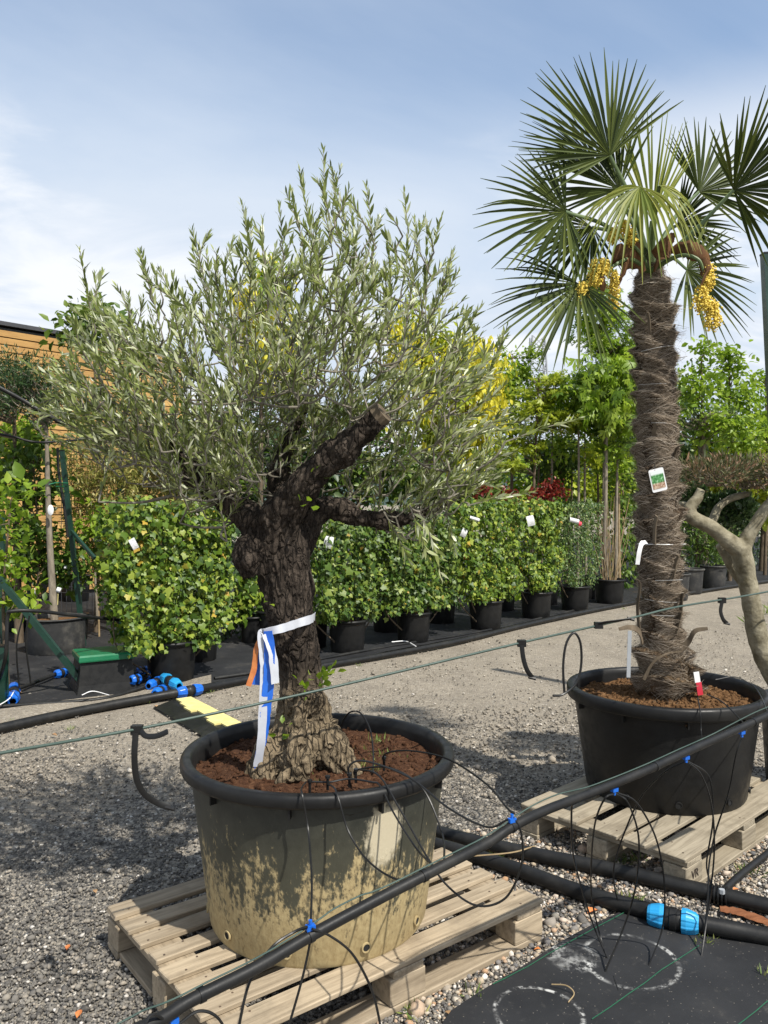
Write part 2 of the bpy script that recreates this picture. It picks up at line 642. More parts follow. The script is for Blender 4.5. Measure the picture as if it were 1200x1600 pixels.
def m_bark(name, dark, midc, light, dust, z0, z1):
    t = NT(name)
    v = t.coord('Object')
    vs = t.coord('Object', (1, 1, .33))
    r1 = t.noise(vs, 26, 9, .68, .8)
    r2 = t.noise(vs, 80, 6, .7, .4)
    c = t.ramp(r1, [(.30, dark), (.5, midc), (.72, light)])
    c = t.mix(t.mapr(r2, .35, .6, .55, 0), c, dark)
    vo = t.n('ShaderNodeTexVoronoi', feature='DISTANCE_TO_EDGE'); vo.inputs['Scale'].default_value = 42
    wv = t.n('ShaderNodeVectorMath', operation='ADD'); t.l(vs, wv.inputs[0])
    nz_ = t.n('ShaderNodeTexNoise'); nz_.inputs['Scale'].default_value = 14; t.l(vs, nz_.inputs['Vector'])
    sc_ = t.n('ShaderNodeVectorMath', operation='SCALE'); sc_.inputs['Scale'].default_value = .08; t.l(nz_.outputs['Color'], sc_.inputs[0])
    t.l(sc_.outputs[0], wv.inputs[1]); t.l(wv.outputs[0], vo.inputs['Vector'])
    crack = t.mapr(vo.outputs['Distance'], .0, .16, 1, 0)
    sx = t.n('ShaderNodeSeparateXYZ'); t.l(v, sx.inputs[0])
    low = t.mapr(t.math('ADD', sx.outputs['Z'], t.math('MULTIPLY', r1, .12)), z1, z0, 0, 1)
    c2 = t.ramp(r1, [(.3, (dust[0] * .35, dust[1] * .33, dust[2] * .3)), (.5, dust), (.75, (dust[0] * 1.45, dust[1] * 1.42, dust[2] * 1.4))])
    c = t.mix(t.math('MULTIPLY', low, .85), c, c2)  # bark colour blends to a paler tone towards the foot of the trunk
    c = t.mix(t.math('MULTIPLY', t.math('MULTIPLY', crack, t.mapr(t.noise(vs, 9, 3), .4, .62)), .6), c, (dark[0] * .8, dark[1] * .8, dark[2] * .8))
    h = t.math('SUBTRACT', t.math('ADD', r1, t.math('MULTIPLY', r2, .5)), t.math('MULTIPLY', crack, .7))
    return t.finish(c, .92, h, 1.0, .02, .15)


def m_tagcard():
    t = NT('plant_label_print')
    v = t.coord('Object')
    s = t.n('ShaderNodeSeparateXYZ'); t.l(v, s.inputs[0])
    n1 = t.noise(v, 90, 4, .7)
    leafy = t.ramp(n1, [(.38, (.02, .1, .03)), (.55, (.10, .32, .10)), (.7, (.55, .72, .6))])
    low = t.ramp(n1, [(.4, (.25, .12, .07)), (.6, (.6, .48, .36))])
    z = s.outputs['Z']
    c = t.mix(t.mapr(z, -.012, -.02), leafy, low)
    c = t.mix(t.mapr(z, .02, .03), c, (.7, .76, .76))
    return t.finish(c, .3)


def m_black(name, v=.02, rough=.45, dusty=.0, spec=.5):
    t = NT(name)
    c0 = t.coord('Object', (1, 1, 1), True)
    c = t.ramp(t.noise(c0, 9, 6, .65), [(.35, (v, v * 1.03, v * 1.08)), (.8, (v * 1.9, v * 1.9, v * 1.85))])
    if dusty:
        c = t.mix(t.mapr(t.noise(c0, 4, 7, .72), .45, .75, 0, dusty), c, (.2, .185, .155))
    r = t.mapr(t.noise(c0, 22, 4), .3, .7, rough * .8, rough * 1.25)
    return t.finish(c, r, t.noise(c0, 70, 4), .12, .003, spec)


M['fabric_marked'] = m_fabric_marked()
M['stained_pot'] = m_stained_pot()
M['pot'] = m_black('black_pot_plastic', .0065, .45, .03, .28)
M['pot_dusty'] = m_black('dusty_pot_plastic', .022, .6, .4, .3)
M['rubber'] = m_black('black_pipe', .008, .45, .10, .3)
M['tube'] = m_black('drip_tube_plastic', .008, .4, 0, .3)
M['dark'] = m_plain('dark_hollow', (.006, .006, .006), rough=.9)
M['soil_red'] = m_soil('red_brown_soil', (.028, .013, .008), (.092, .044, .024), (.2, .11, .06))
M['soil_bark'] = m_soil('bark_mulch', (.05, .026, .013), (.17, .092, .042), (.33, .2, .1))
M['wood'] = m_wood('pallet_wood', (.44, .355, .245), (.30, .245, .175), (.155, .12, .08))
M['wood_old'] = m_wood('weathered_pallet_wood', (.40, .34, .25), (.27, .235, .175), (.14, .115, .08))
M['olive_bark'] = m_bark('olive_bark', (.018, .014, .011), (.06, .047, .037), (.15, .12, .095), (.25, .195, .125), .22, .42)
M['branch'] = m_plain('grey_olive_twig', (.10, .088, .065), (.21, .19, .15), .85, 20, .3, 80)
M['olive'] = m_leaf('olive_leaf', [(0, (.085, .112, .026)), (.32, (.175, .215, .055)), (.62, (.29, .335, .10)), (.82, (.45, .49, .25)), (1, (.66, .68, .52))], .36, .36, 1.3)
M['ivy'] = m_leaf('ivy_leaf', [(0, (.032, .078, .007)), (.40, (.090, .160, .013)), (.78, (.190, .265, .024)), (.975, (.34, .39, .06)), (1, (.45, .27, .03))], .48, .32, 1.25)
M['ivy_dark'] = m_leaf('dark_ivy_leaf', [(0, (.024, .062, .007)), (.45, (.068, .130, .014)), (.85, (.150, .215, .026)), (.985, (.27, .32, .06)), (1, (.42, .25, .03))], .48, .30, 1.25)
M['palm'] = m_leaf('palm_leaf', [(0, (.024, .038, .007)), (.6, (.055, .078, .014)), (1, (.11, .135, .028))], .5, .22, 1.3, .3)
M['palm_light'] = m_leaf('young_palm_leaf', [(0, (.11, .15, .022)), (.6, (.19, .22, .035)), (1, (.30, .31, .07))], .5, .35, 1.3, .3)
M['laburnum'] = m_leaf('laburnum_blossom', [(0, (.50, .45, .015)), (.5, (.66, .60, .03)), (1, (.72, .68, .10))], .6, .4, 1.1)
M['fresh'] = m_leaf('fresh_green_leaf', [(0, (.09, .165, .010)), (.5, (.19, .295, .020)), (1, (.32, .42, .045))], .45, .45, 1.35)
M['lime'] = m_leaf('lime_green_leaf', [(0, (.16, .22, .010)), (.5, (.30, .37, .022)), (1, (.44, .48, .05))], .45, .45, 1.3)
M['mid'] = m_leaf('mid_green_leaf', [(0, (.034, .075, .008)), (.5, (.075, .14, .015)), (1, (.16, .23, .03))], .45, .35, 1.3)
M['deep'] = m_leaf('deep_green_leaf', [(0, (.016, .04, .011)), (.5, (.034, .072, .018)), (1, (.075, .12, .035))], .45, .28, 1.2)
M['privet'] = m_leaf('privet_leaf', [(0, (.03, .07, .014)), (.6, (.08, .145, .032)), (1, (.2, .24, .06))], .45, .3, 1.2)
M['bronze'] = m_leaf('bronze_leaf', [(0, (.05, .07, .022)), (.55, (.12, .12, .05)), (.85, (.23, .14, .08)), (1, (.34, .2, .12))], .6, .3, 1.1)
M['photinia'] = m_leaf('red_photinia_leaf', [(0, (.07, .012, .008)), (.6, (.22, .022, .018)), (1, (.34, .08, .045))], .4, .35, 1.2)
M['bamboo'] = m_leaf('bamboo_leaf', [(0, (.12, .14, .03)), (.5, (.24, .24, .055)), (1, (.4, .33, .1))], .5, .4, 1.2)
M['reed'] = m_plain('dry_reed', (.20, .14, .07), (.36, .27, .15), .7, 20, .2, 60)
M['bark_grey'] = m_plain('grey_bark', (.13, .11, .085), (.30, .26, .2), .9, 30, .5, 60, .01, .2, True, (1, 1, .3))
M['bark_brown'] = m_plain('brown_bark', (.07, .052, .036), (.17, .13, .09), .9, 30, .5, 60, .01, .2, True, (1, 1, .3))
M['bonsai_bark'] = m_plain('pale_smooth_bark', (.10, .085, .05), (.34, .31, .225), .8, 16, .6, 50, .008, .2)
M['green_steel'] = m_plain('green_painted_steel', (.006, .028, .019), (.011, .044, .03), .38, 6, .05)
M['green_lid'] = m_plain('green_plastic_lid', (.006, .10, .042), (.009, .15, .066), .35, 6, .05)
M['green_wire'] = m_plain('green_coated_wire', (.03, .055, .045), (.06, .09, .075), .45, 10, .05)
M['green_wire2'] = m_plain('green_marker_thread', (.012, .085, .045), (.02, .12, .06), .6)
M['blue'] = m_plain('blue_plastic', (.006, .085, .42), (.010, .14, .58), .3, 6, .05)
M['cyan'] = m_plain('light_blue_plastic', (.015, .24, .52), (.03, .31, .60), .3, 6, .05)
M['blue_tape'] = m_plain('blue_tape', (.012, .10, .52), (.03, .17, .68), .45, 9, .2, 30)
M['white_tape'] = m_plain('white_tape', (.40, .42, .47), (.55, .57, .62), .5, 9, .2, 30)
M['white'] = m_plain('white_plastic', (.72, .73, .74), (.82, .82, .82), .4, 6, .03)
M['tag_paper'] = m_plain('printed_tag_paper', (.30, .31, .33), (.80, .80, .79), .5, 55, .05, 60, .002, .4, True, (1, 1, 3.2))
M['yellow'] = m_plain('yellow_rubber', (.55, .47, .17), (.66, .58, .26), .7, 14, .3, 90)
M['orange_leaf'] = m_plain('dry_orange_leaf', (.36, .10, .03), (.58, .22, .06), .7, 30, .2)
M['brown_leaf'] = m_plain('dry_brown_leaf', (.2, .11, .05), (.38, .24, .12), .7, 30, .2)
M['red_tag'] = m_plain('red_plastic', (.5, .02, .04), (.6, .05, .08), .4, 6, .03)
M['rust'] = m_plain('red_brown_bark_strip', (.12, .045, .02), (.27, .11, .05), .9, 30, .6, 60, .01, .2, True, (.3, 1, 1))
M['flower'] = m_plain('palm_blossom', (.62, .44, .04), (.82, .66, .14), .65, 40, .4, 120)
M['spathe'] = m_plain('dry_brown_spathe', (.045, .02, .009), (.22, .105, .04), .7, 10, .4, 50, .006, .3, True, (1, 1, .3))
M['fibre'] = m_leaf('palm_fibre_strand', [(0, (.070, .053, .037)), (.45, (.19, .148, .106)), (.8, (.35, .285, .215)), (1, (.58, .51, .42))], .85, .15, 1.0, .15)
M['fibre_core'] = m_bark('palm_fibre_mat', (.030, .020, .013), (.085, .058, .037), (.17, .12, .075), (.17, .115, .065), .02, .5)
M['stub'] = m_plain('dry_leaf_base', (.055, .042, .028), (.19, .15, .105), .85, 14, .4, 60, .006, .2, True, (1, 1, .25))
M['wire_grey'] = m_plain('galvanised_wire', (.45, .45, .44), (.6, .6, .58), .4, 10, .02)
M['tag_print'] = m_tagcard()
M['steel'] = m_plain('grey_steel', (.27, .29, .31), (.36, .38, .4), .5, 3, .02)
M['cladding'] = m_wood('larch_cladding', (.60, .38, .14), (.44, .26, .09), (.30, .165, .06), .7)
M['coping'] = m_plain('dark_coping', (.035, .036, .04), (.06, .06, .065), .5)
M['hill'] = m_plain('wooded_hill', (.035, .055, .05), (.06, .085, .07), .95, .06, .5, .3, 1.0, .1, False)
M['grass'] = m_leaf('grass_blade', [(0, (.09, .15, .03)), (.6, (.19, .26, .06)), (1, (.36, .34, .12))], .55, .35, 1.2)
M['rust_nail'] = m_plain('rusty_nail', (.05, .035, .025), (.12, .08, .055), .6)
M['ink'] = m_plain('burnt_mark', (.03, .02, .015), rough=.9)
M['orange'] = m_plain('orange_plastic', (.55, .13, .03), (.7, .2, .06), .45, 5, .03)


# ------------------------------------------------------------------ the ground
def in_poly(x, y, poly):
    c = np.zeros(np.shape(x), bool)
    j = len(poly) - 1
    for i in range(len(poly)):
        (xi, yi), (xj, yj) = poly[i], poly[j]
        k = ((yi > y) != (yj > y)) & (x < (xj - xi) * (y - yi) / (yj - yi + 1e-12) + xi)
        c ^= k
        j = i
    return c


def ground():
    xs = np.concatenate([[-900, -200, -60, -20], np.linspace(-9, 9, 73), [20, 60, 200, 900]])
    ys = np.concatenate([[-400, -60, -15, -4], np.linspace(-2, 16, 73), [30, 90, 300, 1200]])
    V, Fc = [], []
    for y in ys:
        for x in xs:
            near = max(0, 1 - max(abs(x) / 9, abs(y - 7) / 9))
            z = near * .02 * noise.noise(Vector((x * .5, y * .5, 0)))
            V.append((x, y, z - .012))
    w = len(xs)
    for j in range(len(ys) - 1):
        for i in range(w - 1):
            a = j * w + i
            Fc.append((a, a + 1, a + w + 1, a + w))
    me = bpy.data.meshes.new('gravel_ground')
    me.from_pydata(V, [], Fc)
    me.polygons.foreach_set('use_smooth', [True] * len(Fc))
    o = link_mesh('gravel_ground', me, M['gravel'])
    tag(o, 'grey beige gravel yard between the pallets and the hedge row', 'ground', kind='structure')


ground()


def sheet(name, poly, z, mat, cuts=5, amp=.006, fr=3.0):
    bm = bmesh.new()
    vs = [bm.verts.new((p[0], p[1], z)) for p in poly]
    bm.faces.new(vs)
    bmesh.ops.triangulate(bm, faces=bm.faces[:])
    for _ in range(cuts):
        bmesh.ops.subdivide_edges(bm, edges=[e for e in bm.edges if e.calc_length() > .12], cuts=1, use_grid_fill=False)
        bmesh.ops.triangulate(bm, faces=bm.faces[:])
    for v in bm.verts:
        v.co.z += amp * (noise.fractal(v.co * fr, 1.0, 2.0, 4) + .4)
    me = bpy.data.meshes.new(name)
    bm.to_mesh(me); bm.free()
    me.polygons.foreach_set('use_smooth', [True] * len(me.polygons))
    return link_mesh(name, me, mat)


def xy(l): return [tuple(G(*p))[:2] for p in l]


FAB_NEAR = xy([(640, 1680), (705, 1588), (790, 1532), (852, 1494), (905, 1462), (960, 1436), (1012, 1410), (1110, 1440), (1210, 1462), (1400, 1530), (1500, 1700)])
o = sheet('ground_cover_sheet', FAB_NEAR, .010, M['fabric_marked'], 5, .009)
tag(o, 'black woven ground cover with green threads and chalky rings', 'ground cover', kind='structure')
WL[o.name] = Vector((0, 0, 0))
for (a, b) in (((925, 1602), (1092, 1484)), ((770, 1548), (978, 1433)), ((1150, 1612), (1215, 1562))):
    p, q = G(*a), G(*b)
    mb = MB()
    pts = [p.lerp(q, t) for t in np.linspace(0, 1, 14)]
    for k in pts: k.z = .0135 + .009 * (noise.fractal(Vector((k.x, k.y, .010)) * 3.0, 1.0, 2.0, 4) + .4)
    mb.tube(pts, .0013, 4)
    mb.build('green_thread', M['green_wire2'], o)

EDGE = [(-420, 1200), (0, 1122), (170, 1098), (330, 1072), (560, 1028), (760, 990), (960, 945), (1200, 906), (1500, 872)]
FAB_FAR = xy(EDGE) + [(40, 40), (-14, 30), (-14, 5)]
o = sheet('nursery_ground_cover', FAB_FAR, .006, M['fabric'], 4, .008)
tag(o, 'dark woven ground cover under the potted hedge row', 'ground cover', kind='structure')
o = sheet('gravel_strip', xy([(-60, 1118), (60, 1104), (200, 1085), (330, 1058), (330, 1078), (180, 1108), (60, 1126), (-60, 1145)]), .016, M['gravel'], 4, .008)
tag(o, 'dusty grey strip beside the black edge pipe', 'ground', kind='structure')


# crushed stone lying loose on the ground
def stone_templates(n=7):
    bm = bmesh.new()
    bmesh.ops.create_icosphere(bm, subdivisions=1, radius=1)
    base = np.array([v.co[:] for v in bm.verts])
    tri = np.array([[v.index for v in f.verts] for f in bm.faces])
    bm.free()
    ts = []
    for k in range(n):
        s = base * (1 + rng.normal(0, .2, (len(base), 1)))
        s = s * np.array([1, .8 + .3 * rng.random(), .55 + .25 * rng.random()])
        ts.append((s, tri))
    return ts


STONES = stone_templates()


def stones(name, x, y, size, mat, z0=-.004):
    Vs, Ts, off = [], [], 0
    pick = rng.integers(0, len(STONES), len(x))
    for k, tm in enumerate(STONES):
        i = np.where(pick == k)[0]
        if not len(i): continue
        a = rng.random(len(i)) * 6.283
        R = frames(np.stack([np.cos(a), np.sin(a), rng.normal(0, .25, len(i))], 1), np.array([[0, 0, 1.0]]) + rng.normal(0, .25, (len(i), 3)))
        pos = np.stack([x[i], y[i], z0 + size[i] * .25], 1)
        V, T = scatter(tm, pos, R, size[i] * .5, (0, 0, 0))
        Vs.append(V); Ts.append(T + off); off += len(V)
    o = link_mesh(name, tri_mesh(name, np.vstack(Vs), np.vstack(Ts)), mat)
    return o


def sample_ground(n, d0, d1, margin=1.1):
    d = 1 / (1 / d0 + rng.random(n) * (1 / d1 - 1 / d0))
    x = (rng.random(n) - .5) * 2 * .5 * d * margin
    return x, d


x, y = sample_ground(88000, 2.2, 6.5)
ok = ~in_poly(x, y, FAB_NEAR)
dens = np.array([noise.noise(Vector((a * .9, b * .9, 4))) for a, b in zip(x, y)])
ok &= rng.random(len(x)) < np.clip(.95 - .16 * (y - 2.6) + .7 * dens, .06, 1)
x, y = x[ok], y[ok]
sz = np.exp(rng.normal(math.log(.0088), .38, len(x)))
xf, yf = sample_ground(26000, 4.2, 10.0, 1.05)
kf = (xf - yf > -8.2) & (rng.random(len(xf)) < np.clip(.35 + .9 * np.array([noise.noise(Vector((a * .8, b * .8, 9))) for a, b in zip(xf, yf)]), .04, 1))
tag(stones('yard_stones', xf[kf], yf[kf], np.exp(rng.normal(math.log(.013), .35, int(kf.sum()))), M['pebble_dusty'], -.005), 'small dusty stones strewn over the driveway', 'gravel', kind='stuff')
nearer = rng.random(len(x)) < np.clip(1.5 - .22 * (y - 2.2), .1, 1)
x, y, sz = x[nearer], y[nearer], sz[nearer]
tag(stones('crushed_stone', x, y, sz, M['grit']), 'loose dark grey crushed stone on the yard', 'gravel', kind='stuff')
POLYP = xy([(700, 1300), (840, 1285), (1220, 1310), (1230, 1465), (1010, 1415), (860, 1492), (700, 1592), (560, 1640), (600, 1480)])
n = 23000
bx = np.array(POLYP)
x = bx[:, 0].min() + rng.random(n) * np.ptp(bx[:, 0]); y = bx[:, 1].min() + rng.random(n) * np.ptp(bx[:, 1])
ok = in_poly(x, y, POLYP)
x, y = x[ok], y[ok]
sz = np.exp(rng.normal(math.log(.0096), .45, len(x)))
tag(stones('river_pebbles', x, y, sz, M['pebble'], -.002), 'mixed beige, white and rusty pebbles around the black pipes', 'pebbles', kind='stuff')


# ------------------------------------------------------------------ pallets
def chamfer_box(L, W, T, ch=.003, jit=.0):
    bm = bmesh.new()
    bmesh.ops.create_cube(bm, size=1)
    for v in bm.verts:
        v.co = Vector((v.co.x * L, v.co.y * W, v.co.z * T))
        v.co.x += random.uniform(-jit, jit)
        v.co.y += random.uniform(-jit, jit) * .4
    bmesh.ops.bevel(bm, geom=bm.edges[:], offset=ch, segments=1, affect='EDGES')
    me = bpy.data.meshes.new('board')
    bm.to_mesh(me); bm.free()
    return me


def board(name, parent, c, ang, L, W, T, mat, jit=.004, label=None):
    o = bpy.data.objects.new(name, chamfer_box(L, W, T, .003, jit))
    o.data.name = name
    o.data.materials.append(mat)
    col.objects.link(o)
    o.parent = parent
    o.location = Vector(c) - WL[parent.name]
    o.rotation_euler = (random.uniform(-.004, .004), random.uniform(-.002, .002), ang + random.uniform(-.003, .003))
    WL[o.name] = Vector(c)
    if label: o['label'] = label
    return o


def pallet(label, corner, ang, L, W, slats, mat, solid_ends=True):
    """corner: front right corner (the end of the near long side); boards run along ang"""
    u = Vector((math.cos(ang), math.sin(ang), 0)); v = Vector((-u.y, u.x, 0))
    c0 = Vector((corner[0], corner[1], 0)) - u * (L / 2) + v * (W / 2)
    t = thing('wooden_pallet', label, 'pallet', c0)
    at = lambda a, b, z: c0 + u * a + v * b + Vector((0, 0, z))
    for (b, w) in slats:
        board('top_board', t, at(random.uniform(-.004, .004), b, .136), ang, L, w, .0175, mat)
    for a in (-L / 2 + .0725, 0, L / 2 - .0725):
        board('cross_board', t, at(a, 0, .1150), ang + math.pi / 2, W, .12, .0240, mat, .002)
        for b in (-W / 2 + .05, 0, W / 2 - .05):
            board('block', t, at(a, b, .0625), ang, .14, .098, .0805, mat, .002)
    for b in (-W / 2 + .05, 0, W / 2 - .05):
        board('bottom_board', t, at(0, b, .0105), ang, L - (.001 if solid_ends else 0), .1, .0215, mat)
    if solid_ends:
        for a in (-L / 2 + .06, L / 2 - .06):
            for b in (-.225, .225):
                board('bottom_board', t, at(a, b * W / .9, .0105), ang + math.pi / 2, W / 2 - .152, .1, .021, mat, .002)
    nails = MB()
    for (b, w) in slats:
        for a in (-L / 2 + .0725, 0, L / 2 - .0725):
            for s in (-1, 1):
                p = at(a + random.uniform(-.02, .02) + s * .025, b + s * w * .28 + random.uniform(-.004, .004), .1447)
                nails.tube([p, p + Vector((0, 0, .0012))], .0038, 7)
    nails.build('nail_heads', M['rust_nail'], t, False, 'stuff')
    return t, c0, u, v


FP_ANG = math.radians(37.9)
sl = [(-.45 + .05, .1)] + [(-.45 + .168 + i * .1125, .070 + .006 * ((i * 7) % 3 - 1)) for i in range(6)] + [(.45 - .045, .086)]
pal1, PC1, U1, V1 = pallet('pale wooden pallet under the big mud-stained pot of the olive tree', (.566, 2.839), FP_ANG, 1.24, .90, sl, M['wood'])
PP_ANG = math.radians(43.2)
sl = [(-.405 + .0725, .145), (-.405 + .225, .098), (-.405 + .372, .138), (-.405 + .55, .098), (.405 - .0725, .143)]
pal2, PC2, U2, V2 = pallet('weathered wooden pallet stamped VR under the black palm pot', tuple((Vector((1.19, 3.15, 0)) + Vector((math.cos(PP_ANG), math.sin(PP_ANG), 0)) * 1.2))[:2], PP_ANG, 1.2, .81, sl, M['wood_old'], False)


def text_mesh(name, s, size, mat, parent, loc, rot, depth=.0006):
    cu = bpy.data.curves.new(name, 'FONT')
    cu.body = s; cu.size = size; cu.extrude = depth
    cu.align_x = 'CENTER'; cu.align_y = 'CENTER'
    tmp = bpy.data.objects.new(name, cu)
    col.objects.link(tmp)
    dg = bpy.context.evaluated_depsgraph_get()
    me = bpy.data.meshes.new_from_object(tmp.evaluated_get(dg))
    bpy.data.objects.remove(tmp)
    bpy.data.curves.remove(cu)
    o = bpy.data.objects.new(name, me)
    me.materials.clear(); me.materials.append(mat)
    col.objects.link(o)
    o.parent = parent
    o.location = Vector(loc) - WL[parent.name]
    o.rotation_euler = rot
    return o


# VR branded on the corner block's long side
bp = PC2 - U2 * (.6 - .075) - V2 * (.405 + .0008) + Vector((0, 0, .064))
text_mesh('stamp', 'VR', .05, M['ink'], pal2, bp, (math.radians(90), 0, PP_ANG))


# ------------------------------------------------------------------ pots
def pot(name, label, loc, r_top, r_bot, h, mat, rim_mat=None, cat='pot', group=None, holes=True, lugs=True, seg=56, rim=.022, lip=.05, fluted=0):
    t = thing(name, label, cat, loc, group)
    x, y, z = loc
    c = (x, y, z)
    wob = (lambda w, q: 1 + .004 * math.sin(w * 2 + 1) + fluted * (0.5 + .5 * math.cos(w * 12)) ** 3 * (-1 if q < h * .8 else 0))
    ri = r_top - rim
    r_at = lambda q: r_bot + (ri - .006 - r_bot) * (q / h)
    mb = MB()
    mb.lathe([(.001, .004), (r_bot - .03, .004), (r_bot - .006, .0), (r_bot, .012), (r_at(h * .3), h * .3), (r_at(h * .6), h * .6), (r_at(h - lip), h - lip),
              (r_at(h - .03), h - .03), (ri - .012, h - .03), (r_bot - .03, .03), (.001, .03)], seg, c, None, wob)
    body = mb.build('pot_wall', mat, t, True)
    mb = MB()
    mb.lathe([(ri - .014, h - lip - .004), (ri + .004, h - lip), (r_top - .004, h - lip + .004), (r_top, h - lip + .012), (r_top, h - .012), (r_top - .005, h - .003), (r_top - .012, h),
              (ri - .008, h), (ri - .016, h - .008), (ri - .02, h - .03), (ri - .024, h - lip - .03)], seg, c, None, lambda w, q: 1 + .004 * math.sin(w * 2 + 1))
    rim_o = mb.build('rim', rim_mat or mat, t, True)
    if holes:
        for a in (-2.35, -1.75, -1.1, -.5, .3, 2.0, 3.4):
            d = Vector((math.cos(a), math.sin(a), 0))
            rr = r_at(.05) * 1.0
            mb = MB()
            p = Vector(c) + d * (rr - .012) + Vector((0, 0, .05))
            mb.tube([p, p + d * .0155], .011, 12)
            mb.build('drain_hole', M['dark'], t)
            mb = MB()
            R = d.to_track_quat('Z', 'Y').to_matrix()
            mb.lathe([(.011, .012), (.0115, .018), (.0155, .018), (.0165, .0125)], 14, p, R)
            mb.build('hole_ring', mat, t, True)
    if lugs:
        for k in range(10):
            a = k / 10 * 2 * math.pi + .2
            d = Vector((math.cos(a), math.sin(a), 0))
            mb = MB()
            p = Vector(c) + d * (r_at(h - lip) + .008) + Vector((0, 0, h - lip - .014))
            mb.box(p, (.024, .006, .032), Matrix.Rotation(a, 3, 'Z'))
            mb.build('lug', rim_mat or mat, rim_o)
    return t


OP = Vector((-.225, 2.77, .1455))
PPt = Vector((1.385, 3.95, .1455))
pot_olive = pot('plant_pot', 'large black pot with dried beige mud stains holding the olive tree', OP, .466, .368, .556, M['stained_pot'], M['pot'], lip=.045)
pot_palm = pot('plant_pot', 'large clean black pot on pallet holding the fan palm', PPt, .470, .375, .50, M['pot'], None, lip=.06)


def soil(label, c, r, z, mat, amp=.02, seed=0, crumbs=900, cs=.012):
    V, Fc = [], []
    n = 34
    for i in range(n + 1):
        for j in range(64):
            rr = r * (i + .001) / n
            a = j / 64 * 2 * math.pi
            x, y = rr * math.cos(a), rr * math.sin(a)
            V.append((x, y, amp * noise.fractal(Vector((x * 9 + seed, y * 9, seed)), .8, 2, 5) + .03 * (1 - i / n)))
    for i in range(n):
        for j in range(64):
            q = (j + 1) % 64
            Fc.append((i * 64 + j, (i + 1) * 64 + j, (i + 1) * 64 + q, i * 64 + q))
    me = bpy.data.meshes.new('potting_soil')
    me.from_pydata(V, [], Fc)
    me.polygons.foreach_set('use_smooth', [True] * len(Fc))
    o = link_mesh('potting_soil', me, mat, None, Vector((c[0], c[1], z)))
    tag(o, label, 'soil', kind='stuff')
    a = rng.random(crumbs) * 6.283; rr = r * np.sqrt(rng.random(crumbs)) * .97
    px, py = rr * np.cos(a), rr * np.sin(a)
    pz = np.array([amp * noise.fractal(Vector((q * 9 + seed, w * 9, seed)), .8, 2, 5) + .03 * (1 - e / r) for q, w, e in zip(px, py, rr)])
    s = np.exp(rng.normal(math.log(cs), .4, crumbs))
    Vs, Ts, off = [], [], 0
    for k, tm in enumerate(STONES[:4]):
        i = np.arange(k, crumbs, 4)
        R = frames(rnd_unit(len(i)), rnd_unit(len(i)))
        v, t = scatter(tm, np.stack([px[i], py[i], pz[i]], 1), R, s[i] * .5, (0, 0, 0))
        Vs.append(v); Ts.append(t + off); off += len(v)
    ch = link_mesh('soil_crumbs', tri_mesh('soil_crumbs', np.vstack(Vs), np.vstack(Ts)), mat, o, kind='stuff')
    return o


soil('red-brown soil with weeds around the foot of the olive trunk', OP, .428, OP.z + .494, M['soil_red'], .022, 3, 1500, .012)
soil('chipped bark mulch around the foot of the palm trunk', PPt, .432, PPt.z + .430, M['soil_bark'], .018, 8, 2200, .016)


# ------------------------------------------------------------------ olive tree
def fused(name, chains, voxel, mat, parent, disp):
    """tapered chains fused to one continuous skin, then roughened along its normals"""
    mb = MB()
    for pts, rad, sq in chains:
        q = crom([(*p, r) for p, r in zip(pts, rad)], 8)
        mb.tube([a[:3] for a in q], [a[3] for a in q], 20, True, sq)
    me = bpy.data.meshes.new(name)
    me.from_pydata([tuple(v) for v in mb.v], [], mb.f)
    tmp = bpy.data.objects.new(name, me)
    col.objects.link(tmp)
    md = tmp.modifiers.new('r', 'REMESH')
    md.mode = 'VOXEL'; md.voxel_size = voxel
    sm = tmp.modifiers.new('s', 'SMOOTH'); sm.iterations = 6; sm.factor = .5
    dg = bpy.context.evaluated_depsgraph_get()
    res = bpy.data.meshes.new_from_object(tmp.evaluated_get(dg))
    bpy.data.objects.remove(tmp)
    res.name = name
    org = WL[parent.name]
    nv = len(res.vertices)
    co = np.empty(nv * 3, np.float32); res.vertices.foreach_get('co', co)
    no = np.empty(nv * 3, np.float32); res.vertices.foreach_get('normal', no)
    co = co.reshape(-1, 3); no = no.reshape(-1, 3)
    d = np.array([disp(Vector(c)) for c in co.tolist()], np.float32)
    co = co + no * d[:, None] - np.array(org, np.float32)
    res.vertices.foreach_set('co', co.ravel())
    res.polygons.foreach_set('use_smooth', np.ones(len(res.polygons), bool))
    res.materials.clear()
    res.update()
    return link_mesh(name, res, mat, parent)


OD = 2.76
olive = thing('olive_tree', 'old olive tree with gnarled trunk and silvery crown in the mud-stained pot', 'tree', P(470, 1195, OD))
px2m = OD / F


def bark_disp(c):
    s = Vector((c.x * 1.0, c.y * 1.0, c.z * .42))
    r = abs(noise.noise(s * 30)) * 1.1 + abs(noise.noise(s * 62 + Vector((3, 1, 7)))) * .6
    w = Vector((noise.noise(c * 7), noise.noise(c * 7 + Vector((9, 2, 4))), noise.noise(c * 6 + Vector((1, 8, 3))))) * .05
    s2 = Vector((c.x + w.x, c.y + w.y, (c.z + w.z) * .36))
    plate = abs(noise.noise(s2 * 21)) ** .6                      # deep furrows between bark plates
    big = noise.noise(c * 8) * .020
    low = max(0, min(1, (1.02 - c.z) / .3))
    return big + (.016 + .012 * low) * (plate - .62) + (.010 + .006 * low) * (.45 - r) + .004 * noise.noise(c * 95) - .006


def ch(pts, sq=None):
    return ([P(x, y, OD + dd) for x, y, r, dd in pts], [r * px2m for x, y, r, dd in pts], sq)


